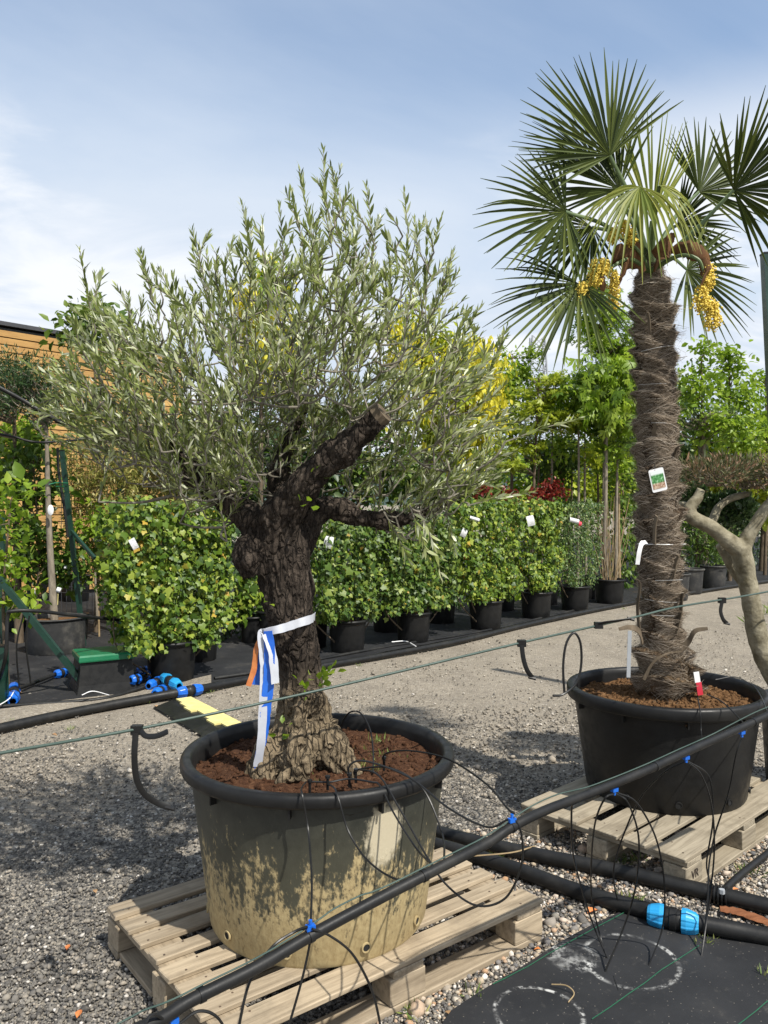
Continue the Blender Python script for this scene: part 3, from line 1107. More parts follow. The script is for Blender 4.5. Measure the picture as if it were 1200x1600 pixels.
chains = [
    ch([(476, 1232, 84, 0), (473, 1195, 70, 0), (472, 1150, 55, 0), (471, 1100, 42, 0), (467, 1040, 38, 0), (459, 985, 40, 0), (451, 935, 43, 0), (443, 885, 47, 0), (436, 850, 42, 0), (434, 828, 30, 0)]),
    ch([(400, 900, 26, -.03), (388, 868, 30, -.05), (378, 852, 21, -.07), (372, 846, 12, -.08)]),
    ch([(434, 860, 36, -.02), (440, 812, 35, -.04), (462, 775, 33, -.06), (505, 728, 30, -.09), (548, 690, 26, -.12), (588, 655, 22, -.15), (596, 648, 17, -.155)]),
    ch([(420, 866, 34, 0), (396, 818, 28, .02), (365, 788, 27, .04), (325, 758, 26, .07), (280, 718, 21, .1), (245, 670, 17, .13), (232, 640, 11, .15)]),
    ch([(448, 880, 40, .04), (472, 828, 31, .06), (492, 800, 25, .08), (530, 796, 21, .1), (575, 812, 19, .12), (635, 812, 16, .14), (690, 785, 12, .16), (735, 745, 7, .18)]),
    ch([(428, 860, 26, .06), (430, 800, 20, .16), (440, 720, 18, .26), (470, 650, 15, .36), (490, 590, 9, .42)]),
    # root flare
    ch([(440, 1150, 30, -.06), (415, 1195, 30, -.10), (400, 1228, 24, -.13)]),
    ch([(500, 1140, 28, -.06), (528, 1185, 30, -.10), (548, 1222, 24, -.12)]),
    ch([(470, 1130, 30, -.08), (465, 1185, 32, -.14), (462, 1228, 26, -.18)]),
    ch([(440, 1088, 14, -.06), (470, 1100, 24, -.075), (505, 1085, 14, -.06)]),
    ch([(505, 1180, 28, .1), (535, 1215, 26, .15)]),
]
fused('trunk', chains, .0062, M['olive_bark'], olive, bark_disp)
# sawn end of the stout limb
mb = MB()
mb.tube([P(590, 652, OD - .152), P(600, 644, OD - .16)], [.040, .036], 14)
mb.build('cut_face', M['stub'], olive, False)

CROWN = [(85, 610), (130, 550), (160, 515), (235, 500), (300, 465), (370, 425), (450, 415), (500, 400), (570, 420), (640, 440), (690, 480), (738, 545),
         (775, 600), (785, 672), (760, 740), (735, 800), (660, 815), (600, 770), (520, 770), (470, 745), (420, 765), (350, 778), (270, 755), (190, 715), (110, 680)]
CROWN_P = [(float(a), float(b)) for a, b in CROWN]


def build_olive_crown():
    nodes = []          # (pos, radius)
    for pts, rad, _ in (chains[2], chains[3], chains[4], chains[5]):
        q = crom([(*p, r) for p, r in zip(pts, rad)], 4)
        nodes += [(Vector(a[:3]), a[3]) for a in q[len(q) // 3:]]
    npos = [n[0] for n in nodes]
    cc = P(430, 700, OD + .08)
    starts, tips = [], []
    # wands that stand clear of the crown, as in the photo
    wands = [(125, 392, 150, 520, .05), (222, 398, 255, 530, -.1), (300, 362, 330, 500, .1), (378, 318, 400, 470, -.05), (436, 322, 440, 470, .15),
             (468, 264, 500, 420, -.05), (505, 235, 520, 400, .0), (532, 262, 540, 400, .1), (573, 292, 565, 440, -.1), (632, 302, 625, 470, -.05), (690, 338, 660, 480, .1),
             (668, 360, 665, 500, -.05), (752, 478, 690, 590, .0), (200, 462, 215, 560, .1), (160, 480, 185, 590, -.15), (340, 420, 350, 540, -.2), (605, 372, 600, 500, .2),
             (708, 400, 665, 520, -.15), (795, 655, 690, 690, -.05), (905, 655, 790, 690, -.12), (84, 580, 190, 660, -.1), (82, 645, 190, 700, .05), (95, 690, 210, 720, -.18), (130, 545, 210, 640, -.1),
             (270, 430, 285, 540, .15), (410, 345, 420, 480, -.2), (488, 330, 490, 470, .2), (650, 420, 630, 540, -.25), (560, 350, 555, 480, -.2),
             (690, 905, 655, 800, -.1), (668, 870, 640, 790, -.15), (710, 860, 690, 770, .0), (640, 880, 600, 800, -.12), (775, 760, 700, 760, -.1), (830, 770, 730, 790, -.1),
             (275, 790, 350, 765, -.2), (300, 800, 370, 770, -.15), (740, 560, 660, 620, -.2), (100, 620, 200, 690, -.2), (175, 560, 240, 660, -.25)]
    wands += [(148, 430, 170, 540, .2), (250, 425, 262, 530, .05), (322, 395, 335, 500, -.15), (392, 352, 405, 470, .2), (455, 300, 480, 420, .1), (520, 290, 528, 430, -.12), (548, 320, 548, 440, .2), (590, 345, 585, 450, .1), (648, 345, 640, 470, .15), (700, 430, 670, 540, .2), (725, 500, 680, 600, -.2), (180, 505, 205, 600, .2), (285, 460, 300, 560, -.25), (360, 400, 372, 500, .25), (430, 390, 436, 500, -.28), (500, 370, 505, 480, -.3), (610, 430, 605, 530, -.3), (110, 500, 160, 600, .1)]
    sides = []
    for (tx, ty, bx_, by_, dd) in wands:
        if ty < by_ - 90:
            for f in (.35, .6):
                if random.random() < .75:
                    mx_, my_ = bx_ + (tx - bx_) * f, by_ + (ty - by_) * f
                    sides.append((mx_ + random.choice((-1, 1)) * random.uniform(14, 30), my_ - random.uniform(35, 62), mx_, my_, dd))
    wands += sides
    for (tx, ty, bx_, by_, dd) in wands:
        starts.append(P(bx_, by_, OD + dd)); tips.append(P(tx, ty, OD + dd + random.uniform(-.06, .06)))
    N = 800
    while len(starts) < N:
        px, py = random.uniform(80, 790), random.uniform(320, 820)
        if not in_poly(np.array(px), np.array(py), CROWN_P): continue
        # thin out the window under the stout limb
        if 470 < px < 640 and 690 < py < 800 and random.random() < .6: continue
        if 380 < px < 520 and py > 720 and random.random() < .8: continue
        if py < 520 and random.random() < .35: continue
        if px > 640 and py < 740 and random.random() < .5: continue
        if py < 600 and random.random() < .25: continue
        nx, ny = (px - 435) / 370, (py - 590) / 260
        t = .62 * math.sqrt(max(.06, 1 - nx * nx - ny * ny))
        dd = random.uniform(-1, 1) * t + .06
        if 385 < px < 655 and 585 < py < 820 and dd < .12: dd = .12 + abs(dd) * .8     # the stout limb stays in view
        s = P(px, py, OD + dd)
        out = s - cc
        d = Vector((out.x * .9 + random.gauss(0, .26), out.y * .9 + random.gauss(0, .26), .50 + out.z * .35 + random.gauss(0, .26)))
        L = random.uniform(.16, .34)
        e = s + d.normalized() * L * .45
        starts.append(s - d.normalized() * L * .55); tips.append(e)
    order = sorted(range(len(starts)), key=lambda i: min((starts[i] - q).length for q in npos[:60]))
    twigs, wood, limbs = MB(), MB(), []
    leafP, leafD, leafN, leafS = [], [], [], []
    NP = np.array([tuple(q) for q in npos])
    for i in order:
        s, e = starts[i], tips[i]
        dist = np.linalg.norm(NP - np.array(s), axis=1)
        # prefer a joint below the twig
        dist = dist + np.maximum(0, NP[:, 2] - s.z) * 1.2
        j = int(np.argmin(dist))
        a = Vector(NP[j])
        if (s - a).length > .02:
            mid = a.lerp(s, .5) + Vector((random.gauss(0, .008), random.gauss(0, .008), -.05 * (s - a).length))
            q = crom([a, mid, s], 4)
            ln = (s - a).length
            r0 = min(.0095, .003 + .012 * ln)
            wood.tube(q, list(np.linspace(r0, .0028, len(q))), 5)
            NP = np.vstack([NP, np.array([v for v in q[2:]])])
        is_wand = i < len(wands)
        d = (e - s)
        L = d.length
        bend = Vector((random.gauss(0, .12), random.gauss(0, .12), random.gauss(.04, .06))) * L
        q = crom([s, s.lerp(e, .5) + bend * (.35 if is_wand else 1), e], 6)
        twigs.tube(q, list(np.linspace(.003, .0012, len(q))), 4, False)
        NP = np.vstack([NP, np.array(q[1:6:2])])
        arc = [Vector(v) for v in q]
        step = random.uniform(.0118, .0168)
        m = int(L * 1.03 / step)
        ph = random.random() * 3.14
        for k in range(2, m + 1):
            t = min(k / m, .999) * (len(arc) - 1)
            b = int(t); f = t - b
            p = arc[b].lerp(arc[min(b + 1, len(arc) - 1)], f)
            T = (arc[min(b + 1, len(arc) - 1)] - arc[b]).normalized() if b + 1 < len(arc) else (arc[-1] - arc[-2]).normalized()
            o1 = T.orthogonal().normalized()
            o1 = Matrix.Rotation(ph + (k % 2) * 1.57, 3, T) @ o1
            for sgn in (1, -1):
                if random.random() < .1: continue
                sp = random.uniform(.35, .85) * (1.0 if k < m - 1 else .5)
                dr = (T + o1 * sgn * sp + Vector((random.gauss(0, .12), random.gauss(0, .12), .12 + random.gauss(0, .12)))).normalized()
                leafP.append(p); leafD.append(dr)
                nn = (T * .8 - o1 * sgn * .5 + Vector((0, 0, .5)) + Vector((random.gauss(0, .35), random.gauss(0, .35), random.gauss(0, .35))))
                leafN.append(nn)
                tip = k / m
                leafS.append(random.uniform(.028, .051) * (1 - .35 * max(0, tip - .8) / .2) * (1.1 if is_wand else 1))
    w = wood.build('branches', M['branch'], olive, True, 'stuff')
    twigs.build('twigs', M['branch'], olive, True, 'stuff')
    pos = np.array([tuple(p) for p in leafP]); D = np.array([tuple(p) for p in leafD]); Nn = np.array([tuple(p) for p in leafN])
    S = np.array(leafS)
    S3 = np.stack([S * rng.uniform(.85, 1.25, len(S)), S, S], 1)
    leaf_parts('leaf', 'foliage', T_LANCE, pos, frames(D, Nn), S3, M['olive'], olive, 300, S / pos[:, 1])
    print('olive leaves', len(S))


build_olive_crown()
# a few suckers sprouting from the trunk
mb = MB(); pos, D, Nn, S = [], [], [], []
for (x, y) in ((503, 1062), (497, 1072), (478, 1078), (506, 1055), (485, 745), (470, 790), (412, 942), (440, 1150)):
    b = P(x, y, OD - .12)
    for k in range(6):
        d = Vector((random.gauss(.2, .5), random.gauss(-.5, .3), random.gauss(.5, .4))).normalized()
        pos.append(b + d * .01 * k); D.append(d); Nn.append(rnd_unit(1)[0]); S.append(random.uniform(.025, .045))
leaf_parts('leaf', 'sucker_leaves', T_OVAL, np.array([tuple(p) for p in pos]), frames(np.array([tuple(p) for p in D]), np.array(Nn)), np.array(S) * .9, M['fresh'], olive, 0)


# ------------------------------------------------------------------ ribbons on the olive trunk
def ribbon(name, label, cat, pts, width, mat, wd, group=None):
    mb = MB()
    q = crom(pts, 8)
    n = len(q)
    V, Fc = [], []
    qq = [Vector(a[:3]) for a in q]
    for i, p in enumerate(qq):
        t = (qq[min(i + 1, n - 1)] - qq[max(i - 1, 0)]).normalized()
        w = Vector(wd(i / (n - 1)))
        w = w + Vector((noise.noise(p * 31), noise.noise(p * 37 + Vector((5, 1, 2))), 0)) * .45
        w = (w - t * w.dot(t)).normalized() * width / 2 * (1 + .12 * noise.noise(p * 50))
        nn = t.cross(w).normalized() * .0008
        V += [p - w - nn, p + w - nn, p + w + nn, p - w + nn]
    for i in range(n - 1):
        for j in range(4):
            k = (j + 1) % 4
            Fc.append((i * 4 + j, i * 4 + k, i * 4 + 4 + k, i * 4 + 4 + j))
    Fc += [(3, 2, 1, 0), tuple((n - 1) * 4 + j for j in range(4))]
    mb.add(V, Fc)
    return tag(mb.build(name, mat, None, True), label, cat, group)


KD = OD - .155
tied = ribbon('tape', 'white tape tied round the olive trunk with long hanging end', 'tape',
              [P(492, 963, OD + .01), P(487, 967, OD - .06), P(468, 973, OD - .118), P(440, 982, OD - .14), P(415, 988, KD), P(409, 994, KD - .004), P(413, 1040, KD - .004), P(411, 1100, KD - .003), P(408, 1160, KD), P(402, 1198, KD + .01)],
              .028, M['white_tape'], lambda t: Vector((0, 0, 1)).lerp(Vector((1, .25, .1)), min(1, max(0, (t - .38) / .12))))
ribbon('tape', 'short white tape end hanging beside the blue tape knot on the trunk', 'tape',
       [P(416, 990, KD - .006), P(424, 1015, KD - .012), P(428, 1040, KD - .012), P(430, 1068, KD - .01)], .030, M['white_tape'], lambda t: (.8, .4 + t * .4, .1))
ribbon('tape', 'long blue tape hanging beside the white tape on the olive trunk', 'tape',
       [P(418, 986, KD - .010), P(421, 1012, KD - .012), P(420, 1060, KD - .006), P(415, 1110, KD + .003), P(412, 1140, KD + .012), P(406, 1180, KD + .018), P(403, 1206, KD + .02)],
       .036, M['blue_tape'], lambda t: (1, -.5 + t * 1.6, 0))
ribbon('tape', 'short blue tape end behind the white tape', 'tape',
       [P(412, 990, KD + .004), P(406, 1030, KD + .012), P(400, 1070, KD + .015)], .030, M['blue_tape'], lambda t: (1, .3, 0))
ribbon('plastic_strap', 'narrow orange-brown strap hanging beside the tape knot', 'strap',
       [P(413, 988, KD + .006), P(401, 1012, KD + .006), P(397, 1045, KD + .004), P(388, 1072, KD - .002)], .018, M['orange_leaf'], lambda t: (1, -.6 + t, .2))

# ------------------------------------------------------------------ fan palm
PD = 3.95
palm = thing('fan_palm', 'tall fan palm with shaggy brown trunk and yellow flower clusters', 'palm tree', P(1040, 1062, PD))
pm = PD / F
TR = [(1041, 1075, 52), (1041, 1050, 49), (1038, 1020, 44), (1034, 990, 38), (1032, 940, 35), (1031, 880, 37), (1030, 830, 39), (1029, 780, 38), (1027, 730, 37), (1025, 670, 35), (1024, 610, 35), (1022, 550, 36), (1020, 500, 37), (1018, 460, 36), (1017, 435, 28), (1017, 415, 18)]
trk = crom([(*P(x, y, PD), r * pm * (.9 if y < 1000 else 1)) for x, y, r in TR], 8)
tp = [Vector(a[:3]) for a in trk]; trad = [a[3] for a in trk]


def trunk_at(z):
    for i in range(len(tp) - 1):
        if tp[i].z <= z <= tp[i + 1].z:
            f = (z - tp[i].z) / (tp[i + 1].z - tp[i].z + 1e-9)
            return tp[i].lerp(tp[i + 1], f), trad[i] + (trad[i + 1] - trad[i]) * f
    return tp[-1], trad[-1]


zb, zt = tp[0].z, tp[-1].z
V, Fc = [], []
nz, na = 190, 64
SHE = .105           # spacing of the old sheaths up the trunk


def sheath(a, z):
    """overlapping sheath collars: flares at its top edge, tucked at its foot; slanting round the trunk"""
    q = (z - zb + .05 * math.sin(a + (z - zb) * 5) + a / 6.283 * SHE) / SHE
    f = q - math.floor(q)
    return f ** 2.2


for i in range(nz):
    z = zb + (zt - zb) * i / (nz - 1)
    c, r = trunk_at(z)
    for j in range(na):
        a = 2 * math.pi * j / na
        d = Vector((math.cos(a), math.sin(a), 0))
        rr = r * (.74 + .42 * sheath(a, z) * (.5 + abs(noise.noise(Vector((d.x, d.y, z * 3)))) * 1.2)) + .010 * noise.noise(Vector((d.x * 2.2, d.y * 2.2, z * 9))) + .006 * noise.noise(Vector((d.x * 9, d.y * 9, z * 40)))
        V.append(c + d * rr)
for i in range(nz - 1):
    for j in range(na):
        q = (j + 1) % na
        Fc.append((i * na + j, i * na + q, (i + 1) * na + q, (i + 1) * na + j))
MB().add(V, Fc).build('trunk', M['fibre_core'], palm, True)


def fibre():
    n = 30000
    z = zb + .0 + (zt - zb - .02) * rng.random(n)
    a = rng.random(n) * 2 * math.pi
    P0, DD, NN, SS = [], [], [], []
    Vs, Ts = [], []
    k = 0
    for zi, ai in zip(z, a):
        c, r = trunk_at(zi)
        sh = sheath(ai, zi)
        hand = 1 if noise.noise(Vector((math.cos(ai) * 1.5, math.sin(ai) * 1.5, zi * 6))) > 0 else -1
        fld = noise.noise(Vector((math.cos(ai) * 1.1 + 7, math.sin(ai) * 1.1, zi * 9)))
        slope = (.25 + .9 * fld + random.gauss(0, .22)) * hand
        drop = random.gauss(-.25, .3)
        L = random.uniform(.05, .15)
        lift = max(0, random.gauss(.004, .006)) + (.07 * random.random() if random.random() < .16 else 0) * sh
        w = random.uniform(.0005, .0012)
        pts = []
        nsg = 4
        for s in range(nsg + 1):
            t = s / nsg
            aa = ai + hand * L * t / max(r, .05) * .9
            zz = zi + slope * L * t * hand + drop * L * t * t
            c2, r2 = trunk_at(min(max(zz, zb), zt))
            rr = r2 * (.74 + .42 * sheath(aa, zz) * (.5 + abs(noise.noise(Vector((math.cos(aa), math.sin(aa), zz * 3)))) * 1.2)) + .006 + lift * math.sin(t * 2.2)
            pts.append(c2 + Vector((math.cos(aa) * rr, math.sin(aa) * rr, zz - c2.z)))
        for s, p in enumerate(pts):
            ww = w * (1 - .7 * s / nsg)
            Vs.append(p + Vector((0, 0, ww))); Vs.append(p - Vector((0, 0, ww)))
        for s in range(nsg):
            b = k + s * 2
            Ts.append((b, b + 1, b + 3)); Ts.append((b, b + 3, b + 2))
        k += 2 * (nsg + 1)
    V = np.array([tuple(v) for v in Vs]) - np.array(WL[palm.name])
    link_mesh('trunk_fibre', tri_mesh('trunk_fibre', V, np.array(Ts)), M['fibre'], palm, kind='stuff')


fibre()
# old leaf bases
def stub(pts, r0, r1, wdir=(0, 1, 0)):
    q = crom(pts, 5)
    mb = MB()
    mb.tube(q, list(np.linspace(r0, r1, len(q))), 6, True, (1.5, .32), wdir)
    mb.build('leaf_stub', M['stub'], palm, True)


stub([P(1004, 1004, PD - .10), P(998, 986, PD - .13), P(984, 980, PD - .16), P(967, 983, PD - .18)], .015, .006, (0, .3, 1))
stub([P(1062, 1016, PD - .11), P(1076, 1002, PD - .13), P(1086, 986, PD - .15), P(1106, 982, PD - .17)], .013, .006, (0, .3, 1))
stub([P(1056, 990, PD - .1), P(1063, 960, PD - .1), P(1066, 930, PD - .11), P(1074, 922, PD - .12)], .016, .012)
stub([P(1000, 990, PD - .06), P(996, 950, PD - .08), P(1000, 915, PD - .09), P(995, 905, PD - .1)], .015, .010)
stub([P(1022, 850, PD - .115), P(1023, 825, PD - .125), P(1026, 806, PD - .14)], .016, .013)
stub([P(1052, 900, PD - .10), P(1056, 880, PD - .11), P(1060, 868, PD - .12)], .014, .010)
stub([P(1052, 720, PD - .08), P(1058, 700, PD - .1), P(1068, 694, PD - .12)], .015, .008)
stub([P(1015, 520, PD - .115), P(1014, 500, PD - .13), P(1012, 488, PD - .14)], .014, .010)
for k in range(12):
    z = zb + .2 + (zt - zb - .3) * k / 12
    a = k * 2.4
    c, r = trunk_at(z)
    d = Vector((math.cos(a), math.sin(a), 0)); s = Vector((-d.y, d.x, 0))
    stub([c + d * r * .85, c + d * (r * 1.05) + Vector((0, 0, .05)) + s * .01, c + d * (r * 1.05 + random.uniform(.012, .035)) + Vector((0, 0, .085)) + s * random.uniform(-.02, .02)], random.uniform(.008, .012), .004, tuple(s))
# hairy collar bulging at the foot, one thick dry sheath
stub([P(1006, 1062, PD - .14), P(1020, 1036, PD - .155), P(1040, 1022, PD - .155), P(1064, 1018, PD - .13)], .006, .002, (0, 0, 1))
# thin tie wires round the trunk
for y in (550, 602, 668, 906, 934, 960):
    c, r = trunk_at(P(0, y, PD).z)
    mb = MB()
    sl = random.uniform(-.02, .02)
    mb.tube([c + Vector((math.cos(w) * (r * 1.05 + .006), math.sin(w) * (r * 1.05 + .006), sl * math.cos(w * 1 + y))) for w in np.linspace(3.9 + .3 * math.sin(y), 5.2 + .5 * math.sin(y * 2), 14)], .0009, 4)
    mb.build('tie_wire', M['wire_grey'], palm)

N_SEG = [0]


def frond(hub, mid, normal, spread, L, n, mat, droop=.12, single=True, base=None, lean=0.0, vee=.25, uneven=.08):
    """fan leaf: petiole plus pleated segments spread round the hub"""
    hub = Vector(hub); m = Vector(mid).normalized()
    nn = Vector(normal); nn = (nn - m * nn.dot(m)).normalized()
    rt = m.cross(nn)
    b = base if base is not None else P(1017, 418, PD)
    mb = MB()
    ctrl = b.lerp(hub, .5) + Vector((0, 0, .06 + lean))
    q = crom([b, ctrl, hub], 6)
    mb.tube(q, list(np.linspace(.011, .006, len(q))), 7, True, (1.4, .7))
    pet = mb.build('frond', M['palm_stem'], palm, True)
    rows = [0, .2, .42, .62, .82, 1.0]
    joined = MB()
    dth = math.radians(spread) / n
    for k in range(n):
        th = math.radians(-spread / 2) + dth * (k + .5)
        u = abs(th) / math.radians(spread / 2)
        d = (m * math.cos(th) + rt * math.sin(th))
        d = (d + nn * (vee * u * u) + rnd_v(.03)).normalized()
        s = nn.cross(d).normalized()
        up = d.cross(s).normalized()
        if up.dot(nn) < 0: up = -up
        ll = L * (1 - .22 * u ** 2) * (1 + random.uniform(-uneven, uneven))
        V, Fc = [], []
        bent = random.random() < .06
        for i, t in enumerate(rows):
            if t <= .42: w = t * ll * math.tan(dth / 2) * .97 + .001
            else: w = (.42 * ll * math.tan(dth / 2)) * (1 - ((t - .42) / .58) ** 1.5) * .92 + .0012
            fold = w * .55
            drp = droop * ll * (t ** 2.6) + (.25 * ll * max(0, t - .7) if bent else 0)
            p = hub + d * (t * ll) + Vector((0, 0, -drp))
            V += [p - s * w + up * fold, p - up * fold * .3, p + s * w + up * fold]
        for i in range(len(rows) - 1):
            a = i * 3
            Fc += [(a, a + 1, a + 4, a + 3), (a + 1, a + 2, a + 5, a + 4)]
        if single:
            MB().add(V, Fc).build('leaf_segment', mat, pet)
            N_SEG[0] += 1
        else:
            joined.add(V, Fc)
    if not single:
        joined.build('leaf_segments', mat, pet, False, 'stuff')
    return pet


def rnd_v(s): return Vector((random.gauss(0, s), random.gauss(0, s), random.gauss(0, s)))


M['palm_stem'] = m_plain('palm_petiole', (.06, .10, .035), (.14, .19, .07), .5, 10, .1)


def ang(a, dy=0.0):
    w = math.radians(a)
    return Vector((math.cos(w), dy, math.sin(w)))


frond(P(953, 243, PD - .12), ang(124, -.15), (.1, -1, .25), 178, .515, 34, M['palm'], .05)
frond(P(884, 331, PD - .20), ang(188, -.2), (-.35, -1, .15), 196, .44, 32, M['palm'], .10)
frond(P(905, 444, PD - .22), ang(224, -.3), (-.3, -1, .45), 176, .46, 32, M['palm'], .12)
frond(P(968, 296, PD - .05), ang(140, .2), (-.1, -1, .2), 150, .46, 28, M['palm'], .06)
frond(P(1018, 345, PD - .02), ang(86, .1), (.2, -1, -.1), 66, .56, 24, M['palm_light'], .0, vee=.0)
frond(P(1000, 292, PD - .24), ang(214, -.35), (.15, -.55, 1), 210, .34, 28, M['palm_light'], .75, vee=-.1)
frond(P(1146, 297, PD - .12), ang(34, -.25), (.15, -.8, -.6), 200, .48, 34, M['palm'], .04, lean=-.08)
frond(P(1073, 421, PD + .16), ang(-24, .15), (.3, -1, .3), 215, .42, 34, M['palm'], .10)
frond(P(1092, 300, PD + .22), ang(52, .2), (.1, -1, -.2), 190, .40, 30, M['palm'], .04)
frond(P(925, 355, PD + .2), ang(222, .2), (-.2, -1, .2), 160, .40, 28, M['palm'], .10, False)
frond(P(1058, 352, PD + .28), ang(8, .3), (.2, -1, .1), 170, .38, 28, M['palm'], .10, False)
frond(P(1030, 290, PD - .2), ang(-40, -.4), (.2, -.6, .9), 120, .24, 18, M['palm_light'], .8, False)
frond(P(930, 250, PD + .05), ang(168, -.1), (-.1, -1, .5), 110, .42, 22, M['palm'], .05, False)
print('palm segments', N_SEG[0])


# flower clusters
def blossoms(label, stem, blobs, count, size=.0115):
    q = crom(stem, 6)
    mb = MB()
    mb.tube(q, list(np.linspace(.012, .006, len(q))), 7)
    o = mb.build('flower_cluster', M['palm_stem'], palm, True)
    o['label'] = label
    pos = []
    for (x, y, d, rx, ry) in blobs:
        c = P(x, y, d)
        # hanging strings of buds
        for s in range(max(5, count // 15)):
            a = random.random() * 6.283; rr = math.sqrt(random.random())
            h = Vector((math.cos(a) * rr * rx * pm, math.sin(a) * rr * rx * pm * .8, 0))
            top = c + h * .45 + Vector((0, 0, ry * pm * (1 - .3 * rr)))
            bot = c + h * 1.0 - Vector((0, 0, ry * pm * (1 - .5 * rr)))
            for k in range(26):
                t = random.random()
                pos.append(top.lerp(bot, t) + rnd_v(.006))
    pos = np.array([tuple(p) for p in pos])
    Vs, T = scatter(STONES[0], pos, frames(rnd_unit(len(pos)), rnd_unit(len(pos))), rng.uniform(.5, 1.1, len(pos)) * size * .5, WL[palm.name])
    link_mesh('blossoms', tri_mesh('blossoms', Vs, T, True), M['flower'], o, kind='stuff')


b0 = P(1015, 425, PD - .06)
blossoms('yellow flower cluster hanging left of the trunk top', [b0, P(985, 405, PD - .16), P(955, 418, PD - .22), P(935, 435, PD - .24)],
         [(928, 428, PD - .24, 16, 24), (910, 458, PD - .24, 12, 16), (944, 420, PD - .24, 9, 14), (960, 455, PD - .23, 11, 34)], 300)
blossoms('yellow flower cluster tucked under the drooping light leaf', [b0, P(1000, 395, PD - .14), P(978, 372, PD - .18)], [(970, 358, PD - .18, 18, 14), (985, 372, PD - .18, 9, 16), (958, 370, PD - .19, 8, 10)], 240)
blossoms('yellow flower cluster hanging right of the trunk top', [b0, P(1060, 400, PD - .18), P(1090, 405, PD - .22), P(1100, 425, PD - .22)],
         [(1108, 432, PD - .22, 9, 22), (1096, 468, PD - .22, 15, 26), (1113, 494, PD - .22, 12, 28)], 360)


def spathe(pts, rad):
    q = crom([(*p, r) for p, r in zip(pts, rad)], 6)
    mb = MB()
    mb.tube([a[:3] for a in q], [a[3] * random.uniform(.8, 1.2) for a in q], 9, True, (1.45, .38), (.3, -.2, 1))
    mb.build('spathe', M['spathe'], palm, True)


spathe([P(1022, 425, PD - .1), P(1032, 398, PD - .13), P(1048, 372, PD - .14), P(1056, 366, PD - .14)], [.016, .032, .018, .004])
spathe([P(1048, 392, PD - .14), P(1070, 388, PD - .18), P(1092, 397, PD - .2), P(1108, 408, PD - .2)], [.010, .026, .026, .006])
spathe([P(1098, 405, PD - .21), P(1103, 425, PD - .23), P(1094, 448, PD - .25)], [.012, .024, .004])
spathe([P(1000, 415, PD - .1), P(980, 402, PD - .16), P(968, 398, PD - .18), P(956, 410, PD - .19)], [.014, .034, .032, .008])
spathe([P(985, 405, PD - .15), P(972, 428, PD - .19), P(966, 448, PD - .2)], [.016, .026, .005])
spathe([P(940, 432, PD - .25), P(942, 448, PD - .26), P(940, 462, PD - .26)], [.006, .013, .003])
spathe([P(1005, 425, PD - .1), P(990, 385, PD - .14), P(984, 360, PD - .15)], [.014, .024, .004])

# plant label and paper strip on the trunk
c, r = trunk_at(P(0, 750, PD).z)
tg = thing('plant_label', 'printed plant label card hung on the palm trunk', 'label', P(1028, 750, PD - r - .045))
R = Matrix.Rotation(math.radians(-14), 3, 'Y') @ Matrix.Rotation(math.radians(6), 3, 'X')
mb = MB()
wv, hv, rd = .036, .055, .008
out = []
for cx_, cz_, a0 in ((wv - rd, hv - rd, 0), (-wv + rd, hv - rd, 90), (-wv + rd, -hv + rd, 180), (wv - rd, -hv + rd, 270)):
    for a in (0, 30, 60, 90):
        w = math.radians(a0 + a)
        out.append((cx_ + rd * math.cos(w), cz_ + rd * math.sin(w)))
n = len(out)
V = [WL[tg.name] + R @ Vector((a, -.0006, b)) for a, b in out] + [WL[tg.name] + R @ Vector((a, .0006, b)) for a, b in out]
mb.add(V, [tuple(range(n)), tuple(range(2 * n - 1, n - 1, -1))] + [(i, n + i, n + (i + 1) % n, (i + 1) % n) for i in range(n)])
mb.build('card', M['white'], tg)
pr = MB()
pr.box((0, 0, 0), (.060, .0004, .086))
o = pr.build('printed_picture', M['tag_print'])
o.parent = tg; o.location = R @ Vector((0, -.0016, .002)); o.rotation_euler = R.to_euler()
o.data.transform(Matrix.Translation((0, 0, -.043)))
mb = MB()
mb.tube([WL[tg.name] + R @ Vector((-.005, -.002, .05)), WL[tg.name] + Vector((-.008, .02, .075)), WL[tg.name] + Vector((-.01, .055, .09))], .0016, 5)
mb.build('cord', M['tube'], tg)
c, r = trunk_at(P(0, 849, PD).z)
ribbon('paper_strip', 'white paper strip looped on the palm trunk', 'tag', [P(1010, 847, PD - r - .03), P(1003, 849, PD - r - .045), P(999, 862, PD - r - .05), P(996, 882, PD - r - .04)], .022, M['white'], lambda t: (1, .1, -.2 + .2 * t))
mb = MB()
mb.tube([c + Vector((math.cos(w) * (r + .012), math.sin(w) * (r + .012), 0)) for w in np.linspace(3.4, 6.0, 24)], .0028, 6)
tag(mb.build('tie_band', M['wire_grey'], None, True), 'grey tie band holding the white strip on the palm trunk', 'tie')
# small things stuck in the palm mulch
mb = MB(); mb.box(P(983, 1022, PD - .18), (.018, .003, .22), Matrix.Rotation(.03, 3, 'Y'))
tag(mb.build('plant_stake', M['steel']), 'grey flat stake stuck in the palm mulch', 'stake')
st = thing('tag_stake', 'white and red tag stuck in the mulch beside the palm trunk', 'tag', P(1090, 1085, PD - .15))
mb = MB(); mb.box(P(1089, 1058, PD - .15), (.026, .003, .05), Matrix.Rotation(-.15, 3, 'Y')); mb.build('white_end', M['white'], st)
mb = MB(); mb.box(P(1093, 1076, PD - .15), (.026, .0034, .062), Matrix.Rotation(-.15, 3, 'Y')); mb.build('red_end', M['red_tag'], st)


# ------------------------------------------------------------------ plants: builders
ROW = Vector((.7071, .7071, 0)); FACE = Vector((.7071, -.7071, 0))


def small_pot(label, loc, r=.22, h=.34, mat='pot', group='black pots of the hedge row', seg=28):
    return pot('plant_pot', label, loc, r, r * .80, h, M[mat], None, 'pot', group, False, False, seg, .014, .03, .03)


